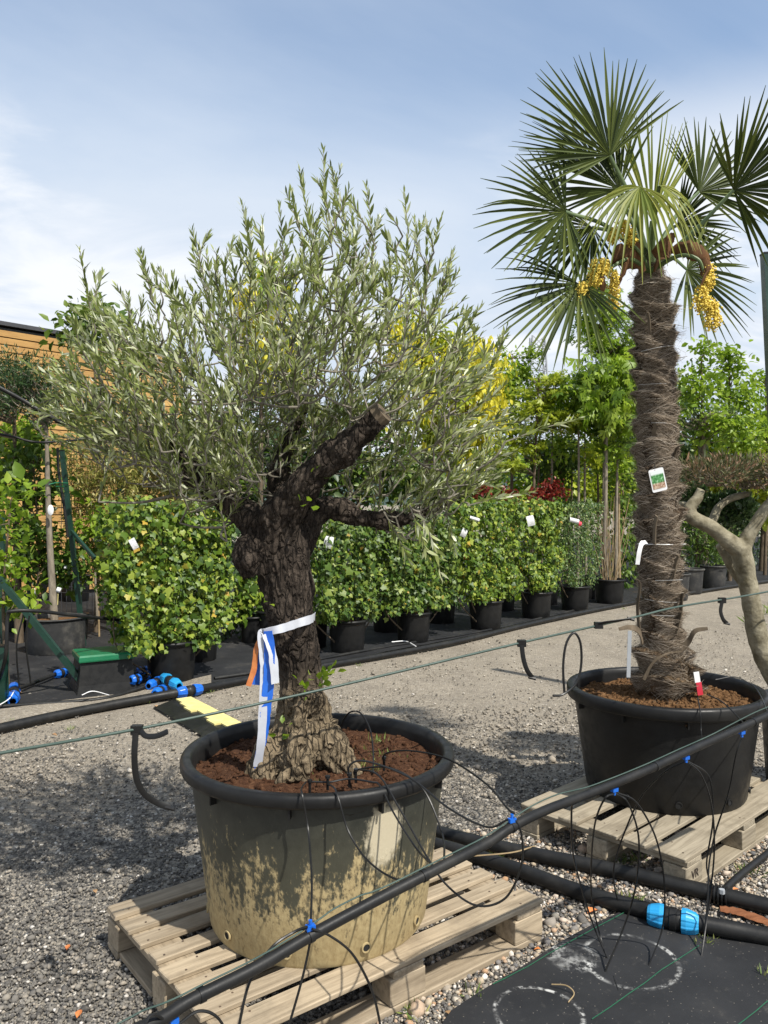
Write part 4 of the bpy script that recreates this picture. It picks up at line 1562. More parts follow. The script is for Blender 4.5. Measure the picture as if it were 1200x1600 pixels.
def pot_soil(loc, r, h, label):
    mb = MB()
    mb.lathe([(.001, .012), (r * .5, .008), (r * .9, 0)], 20, (loc[0], loc[1], loc[2] + h - .045), None, lambda w, z: 1 + .03 * math.sin(5 * w))
    return tag(mb.build('potting_soil', M['soil_bark'], None, True), label, 'soil', kind='stuff')


def hedge(name, label, cat, c, w, h0, h1, th, count, size, tmpl, mat, group=None, single=0, stemn=5, taper=0, loose=.05):
    """flat clipped or trained panel standing along the row"""
    c = Vector(c)
    t = thing(name, label, cat, (c.x, c.y, h0 - .25), group)
    a = (rng.random(count) - .5)
    u = a * w
    v = h0 + (h1 - h0) * rng.random(count)
    # ragged outline
    edge = np.array([noise.noise(Vector((q * 3.1, e * 3.1, c.x))) for q, e in zip(u, v)])
    k = np.clip((h1 - v) / .25, 0, 1)
    u = u * (1 - taper * np.clip((h0 + .35 - v) / .35, 0, 1)) + edge * .11
    lay = rng.random(count)
    side = rng.random(count)
    depth = np.where(side < .72, th / 2 * (1 - lay ** 3 * .8), np.where(side < .86, -th / 2 * lay, (lay - .5) * th))
    bump = np.array([noise.noise(Vector((q * 8, e * 8, c.y))) for q, e in zip(u, v)])
    depth = depth + edge * .10 + bump * .07 + rng.normal(0, loose * .6, count)
    # rounded corners
    rc = np.clip((np.abs(u) - (w / 2 - .10)) / .10, 0, 1)
    depth = depth * (1 - .5 * rc ** 2)
    v = v + rng.normal(0, .02, count) + edge * .07
    stray = rng.random(count) < .035
    v = np.where(stray, v + np.abs(rng.normal(0, .05, count)), v)
    depth = np.where(stray, depth + np.abs(rng.normal(0, .05, count)), depth)
    u = np.where(stray, u * 1.06, u)
    top = v > h1 - .06
    pos = np.stack([c.x + ROW.x * u + FACE.x * depth, c.y + ROW.y * u + FACE.y * depth, v], 1)
    nrm = np.array(FACE)[None, :] * np.where(depth > 0, 1, -.4)[:, None] + np.array([0, 0, .45])[None, :] + rng.normal(0, .42, (count, 3))
    nrm[top] += np.array([0, 0, 1.2])
    dr = np.array([0, 0, -.8])[None, :] + rng.normal(0, .55, (count, 3)) + np.array(FACE)[None, :] * .25
    S = size * np.exp(rng.normal(0, .28, count))
    leaf_parts('leaf', 'foliage', tmpl, pos, frames(dr, nrm), S, mat, t, single, S * np.where(depth > th * .2, 1, .2) / pos[:, 1])
    mb = MB()
    for i in range(stemn):
        uu = (i / max(1, stemn - 1) - .5) * w * .8
        f = c + ROW * uu * .25; g = c + ROW * uu
        q = crom([Vector((f.x, f.y, h0 - .28)), Vector((g.x, g.y, h0 + .05)), Vector((g.x + random.gauss(0, .03), g.y, (h0 + h1) / 2)), Vector((g.x, g.y, h1 - .06))], 4)
        mb.tube(q, list(np.linspace(.009, .003, len(q))), 5)
    mb.build('stems', M['bark_brown'], t, True, 'stuff')
    return t


def tree(name, label, base, top_px, crown, count, size, tmpl, mat, d, trunk_r=.03, bark='bark_brown', cat='tree', group=None, lean=0, droop=-.1, cl=34, limb=True, mat2=None, frac2=0, tmpl2=None, spread=1.0, base_z=0.0, flat=0.0):
    """base (px x), crown blobs as (px x, px y, rx px, ry px[, dd]); leaves hang in clusters round limb ends"""
    if base > 600 and 'Empty' not in name:
        dn = 8.47 / (1 - (base - 600) / F) + .8      # never before the hedge row
        if d < dn: size *= dn / d; d = dn
    m = d / F
    bx0 = P(base, HY, d)
    b = Vector((bx0.x, d, base_z))
    t = thing(name, label, cat, b, group)
    cx = np.mean([q[0] for q in crown])
    ct = P(crown[0][0], min(q[1] - q[3] * .2 for q in crown), d)
    top = P(*top_px, d) if top_px else ct
    q = crom([b, b.lerp(top, .5) + Vector((random.gauss(0, .03) + lean, random.gauss(0, .03), 0)), top], 8)
    mb = MB()
    mb.tube(q, list(np.linspace(trunk_r, trunk_r * .35, len(q))), 9)
    mb.build('trunk', M[bark], t, True)
    tot = sum(c[2] * c[3] for c in crown)
    pos, dr, nr, S = [], [], [], []
    limbs = MB()
    tq = [Vector(a[:3]) for a in q]
    for c in crown:
        dd = c[4] if len(c) > 4 else 0
        cc = P(c[0], c[1], d + dd)
        nc = max(4, int(count * c[2] * c[3] / tot / cl))
        for _ in range(nc):
            v = rnd_unit(1)[0] * (random.random() ** .38)
            e = cc + Vector((v[0] * c[2] * m, v[1] * (c[2] + c[3]) / 2 * m * .85, v[2] * c[3] * m))
            if limb and random.random() < .5:
                zc = min(max(e.z - .35 * (e - cc).length - .1, tq[2].z), tq[-1].z)
                a = min(tq, key=lambda p: abs(p.z - zc))
                lq = crom([a, a.lerp(e, .55) + rnd_v(.04), e], 3)
                limbs.tube(lq, list(np.linspace(trunk_r * .28, .003, len(lq))), 4, False)
            sp = size * 2.0 * spread
            n = int(cl * random.uniform(.6, 1.4))
            pp = rng.normal(0, 1, (n, 3)) * np.array([sp, sp, sp * (.75 - flat)]) * .62
            out = np.array(e - cc); out = out / (np.linalg.norm(out) + 1e-6)
            pos.append(pp + np.array(e))
            dr.append(rng.normal(0, .6, (n, 3)) + out * .5 + np.array([0, 0, droop]))
            nr.append(rng.normal(0, .45, (n, 3)) + np.array([0, 0, .8]) + out * .4)
            S.append(size * np.exp(rng.normal(0, .25, n)))
    pos = np.vstack(pos); R = frames(np.vstack(dr), np.vstack(nr)); S = np.concatenate(S)
    if limbs.v: limbs.build('limbs', M[bark], t, True, 'stuff')
    if frac2:
        k = np.array([noise.noise(Vector(tuple(p * 1.8))) for p in pos]) + rng.normal(0, .18, len(pos)) > frac2
        R2 = frames(np.array([[0, 0, -1.0]]) + rng.normal(0, .25, (k.sum(), 3)), rnd_unit(int(k.sum())))
        leaf_parts('leaf', 'blossom', tmpl2 or tmpl, pos[k], R2, S[k], mat2, t)
        pos, R, S = pos[~k], R[~k], S[~k]
    leaf_parts('leaf', 'crown', tmpl, pos, R, S, mat, t)
    return t


# ------------------------------------------------------------------ the hedge row
IVY = 'ivy panels in the hedge row'
h1 = G(290, 1070); h2 = G(565, 1022); h3 = G(668, 1006); h4 = G(782, 986); h5 = G(860, 968); h6 = G(920, 956); h7 = G(975, 945)


def shift(p, r=0.0, f=0.0):
    return Vector((p.x, p.y, 0)) + ROW * r + FACE * f


def potted(where, p, w, r, h, htop, label, n, size, th, single, name='ivy_hedge', cat='hedge', tmpl=T_IVY, mat='ivy', off=0, hb=.0, group=IVY, taper=.25):
    c = shift(p, 0, -r)
    small_pot('black plastic pot ' + where, c, r, h)
    pot_soil(c, r, h, 'bark mulch in the pot ' + where)
    return hedge(name, label, cat, shift(c, off), w, h + .02 + hb, htop, th, n, size, tmpl, M[mat], group, single, 5, taper)


potted('beside the blue pipe fittings', h1, 1.16, .235, .36, 1.56, 'wide square ivy panel beside the green-lidded valve box', 5800, .047, .36, 280, off=-.05, hb=-.05)
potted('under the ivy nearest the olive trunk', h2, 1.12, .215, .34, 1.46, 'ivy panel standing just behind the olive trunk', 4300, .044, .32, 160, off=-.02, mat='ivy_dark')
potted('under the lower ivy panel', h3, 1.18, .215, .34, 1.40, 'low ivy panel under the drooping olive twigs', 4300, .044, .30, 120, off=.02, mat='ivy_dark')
potted('under the tall dark ivy panel', h4, 1.22, .225, .36, 1.58, 'tall dense ivy panel with white tags at its top edge', 4400, .043, .32, 120, off=-.05)
potted('under the yellowing ivy panel', h5, .86, .225, .36, 1.58, 'narrow yellow-green ivy panel next to the small-leaved hedge', 3100, .045, .30, 60, off=0)
potted('under the small-leaved hedge', h6, .92, .225, .36, 1.55, 'small-leaved green hedge panel between ivy and dry reeds', 4200, .030, .34, 0, 'box_hedge', 'hedge', T_OVAL, 'privet', group='clipped hedge panels')
# small ivy seen below the olive crown
c = G(395, 1004)
small_pot('small black pot in the shade behind the olive trunk', c, .15, .30)
hedge('ivy_plant', 'small trailing ivy in the shade behind the olive trunk', 'ivy', c + Vector((-.02, 0, 0)), .40, .32, .80, .25, 420, .06, T_IVY, M['ivy'], None, 0, 3)
# tall reeds
c = shift(h7, 0, -.24)
small_pot('black plastic pot of the dry reeds', c, .24, .38)
pot_soil(c, .24, .38, 'bark mulch in the pot of dry reeds')
t = thing('reed_plant', 'clump of tall dry reeds beside the palm trunk', 'reeds', (c.x, c.y, .33))
for k in range(26):
    a = random.random() * 6.28; rr = random.random() * .13
    b = c + Vector((math.cos(a) * rr, math.sin(a) * rr, .33))
    e = b + Vector((math.cos(a) * rr * 2 + random.gauss(0, .06), math.sin(a) * rr, random.uniform(.7, 1.35)))
    mb = MB(); mb.tube(crom([b, b.lerp(e, .5) + rnd_v(.02), e], 4), list(np.linspace(.006, .002, 9)), 5)
    mb.build('cane', M['reed'], t, True)
# second row of pots in the shade behind
for i, (px, py, r) in enumerate(((343, 1040, .2), (640, 992, .22), (722, 978, .21), (815, 958, .22), (885, 948, .2), (948, 938, .22), (520, 1018, .2), (455, 1010, .18))):
    g = shift(G(px, py), .0, -.35)
    small_pot('plain black pot in shade ' + ('beside the wide ivy pot', 'between the olive-side ivy and the low ivy panel', 'between the low and the tall ivy panel', 'between the tall and the yellowing ivy panel', 'between the yellowing ivy and the small-leaved hedge', 'between the small-leaved hedge and the dry reeds', 'left of the ivy behind the olive trunk', 'hidden behind the olive trunk')[i], g, r, .36, group='second row pots')
# hedge shrub masses behind the ivy row, filling the gaps
for i, (px, d, w, hh, mt) in enumerate(((330, 9.0, 1.5, 1.35, 'deep'), (500, 10.2, 1.5, 1.45, 'mid'), (640, 11.2, 1.6, 1.5, 'deep'), (760, 12.3, 1.7, 1.62, 'fresh'), (870, 13.3, 1.7, 1.65, 'mid'))):
    p = P(px, HY, d)
    hedge('shrub_hedge', ('dark', 'mid-green', 'very dark', 'leafy', 'shaded')[i] + ' shrub hedge standing in the row behind ' + ('the wide ivy panel', 'the olive trunk', 'the low ivy panel', 'the tall ivy panel', 'the small-leaved hedge')[i],
          'hedge', (p.x, p.y, 0), w, .05, hh, .45, 2200, .06, T_OVAL, M[mt], 'shrubs behind the ivy row', 0, 5, 0)

# tags on the hedges
def strip_tag(label, x, y, d, w=.05, h=.07, mat='white', rot=0):
    if mat == 'white': mat = 'tag_paper'
    mb = MB()
    R = Matrix.Rotation(rot, 3, 'Y') @ Matrix.Rotation(.2, 3, 'Z')
    p = P(x, y, d)
    V, Fc = [], []
    n = 7
    for i in range(n):
        z = -h * i / (n - 1); yb = .02 * math.sin(i / (n - 1) * 2.6)
        for sx, sy in ((-1, 0), (1, 0), (1, .002), (-1, .002)):
            V.append(p + R @ Vector((sx * w / 2, -yb + sy, z)))
    for i in range(n - 1):
        for j in range(4):
            k = (j + 1) % 4
            Fc.append((i * 4 + j, i * 4 + k, i * 4 + 4 + k, i * 4 + 4 + j))
    Fc += [(3, 2, 1, 0), tuple((n - 1) * 4 + j for j in range(4))]
    mb.add(V, Fc)
    return tag(mb.build('plant_tag', M[mat], None, True), label, 'tag')


def dface(p, f): return p.y - f


strip_tag('white curled tag on the wide ivy panel', 205, 842, 6.45, .05, .09, 'white', -.5)
strip_tag('white crumpled tag on the ivy behind the olive trunk', 515, 838, 7.9, .09, .12, 'white', .2)
strip_tag('small white tag low on the tall ivy panel', 727, 826, 9.3, .07, .10, 'white', .4)
strip_tag('flat white tag near the top of the tall ivy panel', 742, 808, 9.35, .12, .04, 'white', .3)
strip_tag('grey-white hanging label on the tall ivy panel edge', 827, 806, 10.2, .10, .13, 'white', -.2)
strip_tag('white strip with red end on the small-leaved hedge', 898, 810, 11.0, .14, .06, 'white', .25)
strip_tag('red end of the strip on the small-leaved hedge', 907, 815, 10.98, .04, .06, 'red_tag', .3)
strip_tag('small orange tag low on the tall ivy panel', 728, 866, 9.4, .06, .07, 'orange')

# ------------------------------------------------------------------ wooden building
def building():
    hb = 4.25
    dA = (hb - H) * F / (HY - 505); A = P(0, HY, dA)
    dB = (hb - H) * F / (HY - 546); B = P(246, HY, dB)
    u = Vector((B.x - A.x, B.y - A.y, 0)).normalized()
    nrm = Vector((u.y, -u.x, 0))
    e0 = Vector((A.x, A.y, 0)) - u * 3.0
    L = (Vector((B.x, B.y, 0)) - e0).length + .5
    t = thing('timber_building', 'building clad in golden horizontal boards behind the left trees', 'building', e0 + u * (L / 2))
    a = math.atan2(u.y, u.x)
    pitch = .112
    n = int((hb - .14) / pitch)
    for i in range(n):
        z = .12 + pitch * (i + .5)
        board('cladding_board', t, e0 + u * (L / 2) + nrm * .03 + Vector((0, 0, z)), a, L, .032, pitch - .016, M['cladding'], .003)
    mb = MB(); mb.box(e0 + u * (L / 2) - nrm * 2.5 + Vector((0, 0, (hb - .06) / 2)), (L - .02, 5.0, hb - .06), Matrix.Rotation(a, 3, 'Z'))
    mb.build('wall_core', M['coping'], t)
    mb = MB(); mb.box(e0 + u * (L / 2) - nrm * 2.4 + Vector((0, 0, hb - .01)), (L + .12, 4.99, .06), Matrix.Rotation(a, 3, 'Z'))
    mb.build('roof_edge', M['coping'], t)


building()

# ------------------------------------------------------------------ trees behind
BG = 'trees in the nursery behind the hedge row'
tree('laburnum_tree', 'laburnum full of yellow blossom right of the olive crown', 662, (680, 520), [(700, 610, 80, 95), (745, 575, 42, 60), (640, 545, 55, 70), (715, 690, 60, 45), (755, 640, 34, 50)], 9000, .072, T_OVAL, M['lime'], 11.4, .05, group=BG, mat2=M['laburnum'], frac2=-.16, tmpl2=T_OVAL, droop=-.7)
tree('laburnum_tree', 'laburnum with yellow blossom showing through the top of the olive', 405, (410, 420), [(410, 470, 48, 70), (425, 560, 60, 60)], 3000, .08, T_OVAL, M['fresh'], 11.0, .045, group=BG, mat2=M['laburnum'], frac2=-.06, tmpl2=T_OVAL, droop=-.7)
tree('maple_tree', 'tall bright green maple directly behind the palm trunk top', 945, (940, 430), [(930, 470, 42, 50), (950, 530, 48, 45), (985, 560, 50, 40)], 3200, .075, T_HAND, M['fresh'], 13.0, .05, group=BG)
tree('chestnut_tree', 'chestnut with drooping bright leaves left of the palm trunk', 942, (948, 580), [(948, 592, 42, 26), (930, 625, 34, 34), (965, 630, 34, 30)], 1500, .125, T_HAND, M['fresh'], 11.0, .045, 'bark_grey', group=BG, droop=-1.4, cl=20)
tree('ash_tree', 'feathery green tree right of the yellow laburnum', 795, (800, 560), [(795, 600, 42, 40), (812, 570, 30, 26), (780, 650, 40, 35)], 2600, .075, T_OVAL, M['fresh'], 14.0, .04, group=BG)
tree('maple_tree', 'lime green young maple with flat sprays before the pylon', 826, (842, 590), [(840, 620, 46, 20), (850, 655, 52, 22), (815, 690, 46, 18), (870, 600, 28, 16), (880, 665, 34, 16), (800, 720, 36, 14)], 3400, .062, T_HAND, M['lime'], 12.6, .035, group=BG, flat=.45)
tree('young_tree', 'young green tree with leafy top behind the red shrub', 884, (876, 640), [(870, 700, 45, 28), (860, 740, 40, 25)], 1500, .085, T_OVAL, M['mid'], 14.5, .035, group=BG)
tree('linden_tree', 'heart-leaved green tree right of the palm trunk', 1096, (1096, 560), [(1095, 590, 22, 26), (1072, 620, 26, 42), (1118, 660, 38, 36), (1092, 548, 14, 14)], 1500, .082, T_OVAL, M['fresh'], 12.0, .04, group=BG)
tree('linden_tree', 'broad bright green tree behind the bonsai clouds', 1140, (1140, 560), [(1138, 580, 24, 26), (1150, 620, 42, 34), (1165, 675, 46, 32), (1136, 556, 13, 12)], 1700, .085, T_OVAL, M['fresh'], 12.8, .045, group=BG)
tree('linden_tree', 'green tree beside the green steel post', 1195, (1196, 590), [(1196, 610, 16, 36), (1190, 680, 30, 40), (1220, 650, 30, 50)], 1000, .085, T_OVAL, M['fresh'], 12.4, .04, group=BG)
tree('leafy_shrub', 'lime green leafy shrub under the broad tree behind the bonsai', 1160, (1165, 720), [(1165, 735, 60, 36), (1110, 745, 40, 30), (1200, 770, 40, 40)], 2800, .085, T_OVAL, M['lime'], 10.6, .03, cat='shrub', group=BG)
tree('leafy_shrub', 'low green shrub with pots below the bonsai cloud', 1085, (1090, 800), [(1085, 830, 36, 42), (1125, 835, 40, 45)], 1700, .08, T_LANCE, M['mid'], 11.4, .02, cat='shrub', group=BG)
tree('photinia_shrub', 'red-leaved shrub just above the tall ivy panel', 845, (848, 760), [(852, 768, 22, 9), (868, 760, 7, 8), (838, 774, 16, 7)], 420, .06, T_OVAL, M['photinia'], 12.4, .02, cat='shrub', group='red shrubs')
tree('photinia_shrub', 'small red-leaved shrub beside the laburnum', 752, (752, 768), [(755, 772, 14, 8), (795, 776, 10, 5)], 200, .06, T_OVAL, M['photinia'], 11.6, .02, cat='shrub', group='red shrubs')
# a row of staked saplings
SAP = [(845, 700, 14.0, 'bark_brown'), (868, 690, 13.2, 'bark_grey'), (902, 660, 12.6, 'bark_grey'), (916, 690, 13.5, 'bark_grey'), (930, 705, 14.2, 'bark_brown'), (950, 690, 12.2, 'bark_grey'), (893, 700, 15.0, 'bark_brown'), (962, 720, 14.6, 'reed'), (968, 735, 13.8, 'reed'), (976, 730, 15.2, 'reed')]
SAPL = ['sapling with a thin dark trunk above the red shrub', 'sapling with pale trunk right of the red shrub', 'stout straight sapling with pale double trunk left of the chestnut', 'slim pale sapling right of the stout straight one',
        'dark slim sapling below the chestnut crown', 'pale straight sapling under the chestnut leaves', 'crooked slim sapling between the red shrub and the stout sapling', 'bamboo-staked sapling left of the dry reeds', 'thin bamboo-staked sapling behind the dry reeds', 'very thin staked sapling beside the palm trunk']
for (px, py, d, bk), lb in zip(SAP, SAPL):
    tree('sapling', lb, px, (px + random.uniform(-4, 4), py - 70), [(px, py - 50, 26, 30), (px + 6, py + 15, 20, 22)], 620, .085, T_OVAL, M[random.choice(('fresh', 'mid', 'lime'))], d, .03, bk, group='saplings behind the hedge row')
# dense green further back
for i, (px, py, rx, ry, d, mt) in enumerate(((700, 730, 90, 60, 17, 'mid'), (800, 745, 80, 55, 18, 'fresh'), (890, 745, 80, 60, 19, 'lime'), (970, 730, 60, 70, 20, 'lime'), (1060, 690, 60, 80, 17, 'mid'), (1190, 720, 70, 60, 18, 'mid'), (560, 700, 110, 80, 16, 'mid'), (430, 690, 110, 90, 15, 'deep'), (300, 700, 90, 70, 13, 'mid'))):
    tree('bushy_tree', ('mid-green bushy tree behind the laburnum', 'fresh bushy tree behind the lime maple', 'lime green bushy tree behind the saplings', 'lime green bushy tree behind the dry reeds', 'green bushy tree hidden behind the palm trunk', 'green bushy tree far behind the bonsai', 'bushy tree behind the right half of the olive crown', 'dark bushy tree behind the middle of the olive crown', 'bushy tree between building and olive')[i],
         px, (px, py), [(px, py, rx, ry), (px + rx * .3, py + ry * .6, rx * .8, ry * .5), (px - rx * .4, py + ry * .5, rx * .7, ry * .5)], 3400, .12, T_OVAL, M[mt], d, .07, group='dense trees at the back')

for i, (px, d, w, h_, mt) in enumerate(((985, 15.0, 2.4, 1.75, 'mid'), (1045, 16.5, 2.6, 1.9, 'deep'), (1110, 18.0, 3.0, 1.9, 'mid'), (1190, 20.0, 3.6, 2.0, 'deep'), (1290, 22.5, 4.0, 2.0, 'mid'))):
    q = P(px, HY, d)
    hedge('shrub_hedge', ('mid-green shrub hedge behind the dry reeds', 'dark shrub hedge behind the palm trunk', 'mid-green shrub hedge behind the low shrub pots', 'dark shrub hedge behind the bonsai trunk', 'mid-green shrub hedge beyond the bonsai')[i], 'hedge', (q.x, q.y, 0), w, .05, h_, .6, 1700, .10, T_OVAL, M[mt], 'shrubs across the yard', 0, 6, 0)
# left side plants
LG = 'plants before the timber building'
tree('clipped_tree', 'tree with clipped fine crown and straight trunk beside green post', 88, (72, 640), [(75, 600, 45, 40), (30, 610, 50, 42), (60, 640, 45, 26)], 5200, .05, T_LANCE, M['deep'], 8.3, .045, 'bark_grey', group=LG, droop=.5)
tree('clipped_tree', 'dark trunked tree at the left of the straight pale trunk', 30, (22, 640), [(5, 600, 40, 45), (-30, 610, 50, 50), (20, 575, 36, 26)], 3800, .05, T_LANCE, M['deep'], 8.8, .05, 'bark_brown', group=LG, droop=.5)
tree('heart_leaf_tree', 'dark heart-leaved tree rising against the roof edge', 150, (142, 480), [(135, 495, 26, 18), (155, 500, 26, 20), (120, 525, 14, 10)], 420, .10, T_OVAL, M['mid'], 9.5, .03, group=LG)
tree('leafy_shrub', 'yellow-green broad-leaved shrub beside the slanted green strut', 12, (15, 800), [(18, 800, 36, 36), (10, 860, 36, 40), (34, 925, 34, 26), (-20, 840, 50, 60)], 560, .075, T_OVAL, M['fresh'], 6.6, .02, cat='shrub', group=LG)
tree('bamboo_plant', 'wispy yellow bamboo between green post and ivy', 155, (150, 700), [(150, 740, 40, 60), (125, 720, 30, 50), (130, 800, 30, 60), (185, 760, 30, 70), (150, 870, 36, 40)], 4200, .075, T_LANCE, M['bamboo'], 9.2, .012, 'reed', cat='bamboo', group=LG, droop=-.4)
tree('bamboo_plant', 'green-yellow bamboo behind the wide ivy panel', 240, (240, 690), [(235, 720, 50, 60), (290, 750, 50, 40), (205, 740, 36, 60)], 3400, .08, T_LANCE, M['bamboo'], 9.8, .012, 'reed', cat='bamboo', group=LG, droop=-.4)
tree('leafy_shrub', 'green shrub between the two left trunks', 55, (52, 720), [(50, 740, 36, 60), (60, 850, 40, 50), (110, 880, 30, 36)], 1700, .085, T_OVAL, M['mid'], 8.8, .02, cat='shrub', group=LG)
tree('young_tree', 'slim young tree with label in a small black pot', 152, (152, 800), [(152, 800, 18, 26), (160, 835, 16, 16)], 160, .09, T_OVAL, M['fresh'], 9.0, .016, 'bark_grey', group=LG, base_z=.25)
tree('leafy_shrub', 'tall green shrub behind the left trunks', -10, (0, 700), [(0, 720, 40, 50), (30, 690, 30, 40)], 1500, .08, T_OVAL, M['fresh'], 9.6, .02, cat='shrub', group=LG)
pot('plant_pot', 'wide worn grey pot of the straight-trunked left tree', Vector((P(88, HY, 8.3).x, 8.3, .008)), .30, .28, .36, M['pot_dusty'], None, 'pot', 'pots before the timber building', False, False, 32, .012, .02, .0)
pot_soil(Vector((P(88, HY, 8.3).x, 8.3, .008)), .30, .36, 'dark soil in the wide worn grey pot')
g = G(152, 985)
small_pot('small black pot of the slim young tree by green post', Vector((g.x, 9.0, .008)), .16, .29, 'pot', 'pots before the timber building')
for i, (px, py, r) in enumerate(((30, 985, .26), (0, 960, .26), (118, 940, .24), (60, 938, .25), (190, 975, .2))):
    small_pot('black pot standing in shade ' + ('under the dark trunked tree', 'at the edge of the left shrubs', 'behind the worn grey pot', 'behind the two left trunks', 'between slim young tree and ivy')[i], G(px, py), r, .42, 'pot', 'pots before the timber building')

# right back pots
for i, (px, py) in enumerate(((1100, 928), (1136, 921), (1078, 938))):
    small_pot(('grey-edged black pot under the low green shrub', 'black pot under the low shrub beside the bonsai trunk', 'black pot half hidden behind the palm trunk')[i], shift(G(px, py), 0, -.25), .25, .42, 'pot_dusty', 'pots across the yard')

# far tower and hill
def tower():
    d = 150.0
    x0 = 840
    b = P(x0, HY, d)
    t = thing('lattice_tower', 'distant grey lattice power tower above the lime maple', 'power tower', (b.x, b.y, 0))
    zt = P(0, 526, d).z
    hw = lambda z: 1.15 + (1 - z / zt) * 1.6
    c = [Vector((s1, s2, 0)) for s1 in (-1, 1) for s2 in (-1, 1)]
    for k in c:
        mb = MB()
        mb.tube([Vector((b.x, b.y, z)) + k * hw(z) for z in np.linspace(0, zt, 5)], .19, 5)
        mb.build('leg', M['steel'], t)
    for i in range(14):
        z0, z1 = zt * i / 14, zt * (i + 1) / 14
        mb = MB()
        for a, e in ((0, 1), (1, 3), (3, 2), (2, 0)):
            o = Vector((b.x, b.y, 0))
            mb.tube([o + c[a] * hw(z0) + Vector((0, 0, z0)), o + c[e] * hw(z1) + Vector((0, 0, z1))], .10, 4)
            mb.tube([o + c[e] * hw(z0) + Vector((0, 0, z0)), o + c[a] * hw(z1) + Vector((0, 0, z1))], .10, 4)
        mb.build('bracing', M['steel'], t)
    for z in (zt * .80, zt * .93):
        mb = MB()
        mb.tube([Vector((b.x - 2.4, b.y, z)), Vector((b.x, b.y, z + .3)), Vector((b.x + 2.4, b.y, z))], .13, 5)
        mb.build('cross_arm', M['steel'], t)


tower()


def hill():
    V, Fc = [], []
    xs = np.linspace(-500, 900, 141)
    for j, (d, f) in enumerate(((420, 0), (470, .55), (540, .9), (640, 1.0), (760, .6))):
        for x in xs:
            z = 26 + 24 * math.exp(-((x - 260) / 190) ** 2) + 7 * noise.fractal(Vector((x * .012, 0, 3)), 1, 2, 4) + 1.3 * noise.fractal(Vector((x * .2, j, 3)), .8, 2, 4)
            V.append((x, d, z * f - 1))
    n = len(xs)
    for j in range(4):
        for i in range(n - 1):
            a = j * n + i
            Fc.append((a, a + 1, a + n + 1, a + n))
    me = bpy.data.meshes.new('wooded_hill'); me.from_pydata(V, [], Fc)
    me.polygons.foreach_set('use_smooth', [True] * len(Fc))
    tag(link_mesh('hills', me, M['hill']), 'distant wooded hill on the horizon', 'hill', kind='structure')


hill()

# ------------------------------------------------------------------ bonsai at the right edge
BD = 4.15
bp = Vector((P(1288, HY, BD).x, BD, .0))
pot('plant_pot', 'black pot of the cloud-pruned tree right of the palm pot', Vector((bp.x, bp.y, .0)), .33, .27, .52, M['pot'], None, 'pot', None, False, True, 40)
soil('bark mulch around the leaning pale trunk', bp, .30, .46, M['soil_bark'], .015, 5, 500, .014)
bonsai = thing('cloud_pruned_tree', 'cloud-pruned tree with smooth pale forked trunk right of palm', 'tree', (bp.x, bp.y, .46))
m = BD / F


def bch(pts): return ([P(x, y, BD + dd) for x, y, r, dd in pts], [r * m for x, y, r, dd in pts], None)


bc = [bch([(1262, 1118, 19, 0), (1220, 1070, 17, 0), (1196, 1030, 16, -.02), (1182, 985, 15, -.03), (1172, 930, 14, -.04), (1163, 885, 15, -.05), (1156, 855, 17, -.05)]),
      bch([(1240, 1110, 13, .1), (1205, 1050, 11, .1), (1188, 985, 10, .1), (1172, 925, 9, .1), (1150, 895, 9, .09), (1132, 862, 9, .08), (1122, 850, 6, .08)]),
      bch([(1158, 862, 15, -.05), (1132, 840, 12, -.07), (1108, 822, 11, -.08), (1082, 808, 11, -.09), (1078, 795, 10, -.09), (1090, 778, 8, -.09), (1096, 764, 7, -.09)]),
      bch([(1160, 858, 12, -.05), (1176, 826, 10, -.06), (1196, 796, 9, -.08), (1225, 765, 8, -.09)]),
      bch([(1110, 820, 7, .05), (1125, 790, 6, .1), (1150, 776, 6, .14), (1170, 772, 5, .15)]),
      bch([(1085, 800, 6, .05), (1070, 788, 5, .1), (1058, 790, 5, .12)])]
fused('trunk', bc, .006, M['bonsai_bark'], bonsai, lambda c: .005 * noise.noise(c * 14) + .0015 * noise.noise(c * 60))


def cloud_pad(x, y, rx, ry, d, n, mat, size, up=.6, single=0):
    c = P(x, y, d); k = d / F
    v = rnd_unit(n) * (rng.random((n, 1)) ** .3)
    pos = np.array(c)[None, :] + v * np.array([rx * k, rx * k * .8, ry * k])
    pos += rng.normal(0, .012, pos.shape)
    dr = v * .6 + np.array([0, 0, up]) + rng.normal(0, .35, (n, 3))
    return pos, frames(dr, rnd_unit(n)), size * np.exp(rng.normal(0, .25, n))


pads = [(1120, 738, 60, 24, BD, 1900), (1175, 740, 34, 26, BD + .1, 700), (1225, 740, 40, 30, BD - .1, 1300)]
ps = [cloud_pad(*p[:5], p[5], None, .030) for p in pads]
leaf_parts('leaf', 'bronze_foliage', T_LANCE, np.vstack([p[0] for p in ps]), np.vstack([p[1] for p in ps]), np.concatenate([p[2] for p in ps]), M['bronze'], bonsai)
ps = [cloud_pad(1140, 800, 44, 28, BD + .25, 1500, None, .028), cloud_pad(1080, 780, 26, 26, BD + .3, 700, None, .028)]
leaf_parts('leaf', 'green_foliage', T_OVAL, np.vstack([p[0] for p in ps]), np.vstack([p[1] for p in ps]), np.concatenate([p[2] for p in ps]), M['deep'], bonsai)
mb = MB()
for p in pads:
    for k in range(46):
        a = P(p[0] + random.uniform(-20, 20), p[1] + p[3] * .9, p[4]); v = rnd_unit(1)[0]
        e = P(p[0] + v[0] * p[2] * .9, p[1] - abs(v[2]) * p[3] * .6, p[4] + v[1] * .12)
        mb.tube(crom([a, a.lerp(e, .5) + rnd_v(.015), e], 3), list(np.linspace(.004, .0015, 7)), 4, False)
mb.build('twigs', M['bark_grey'], bonsai, True, 'stuff')
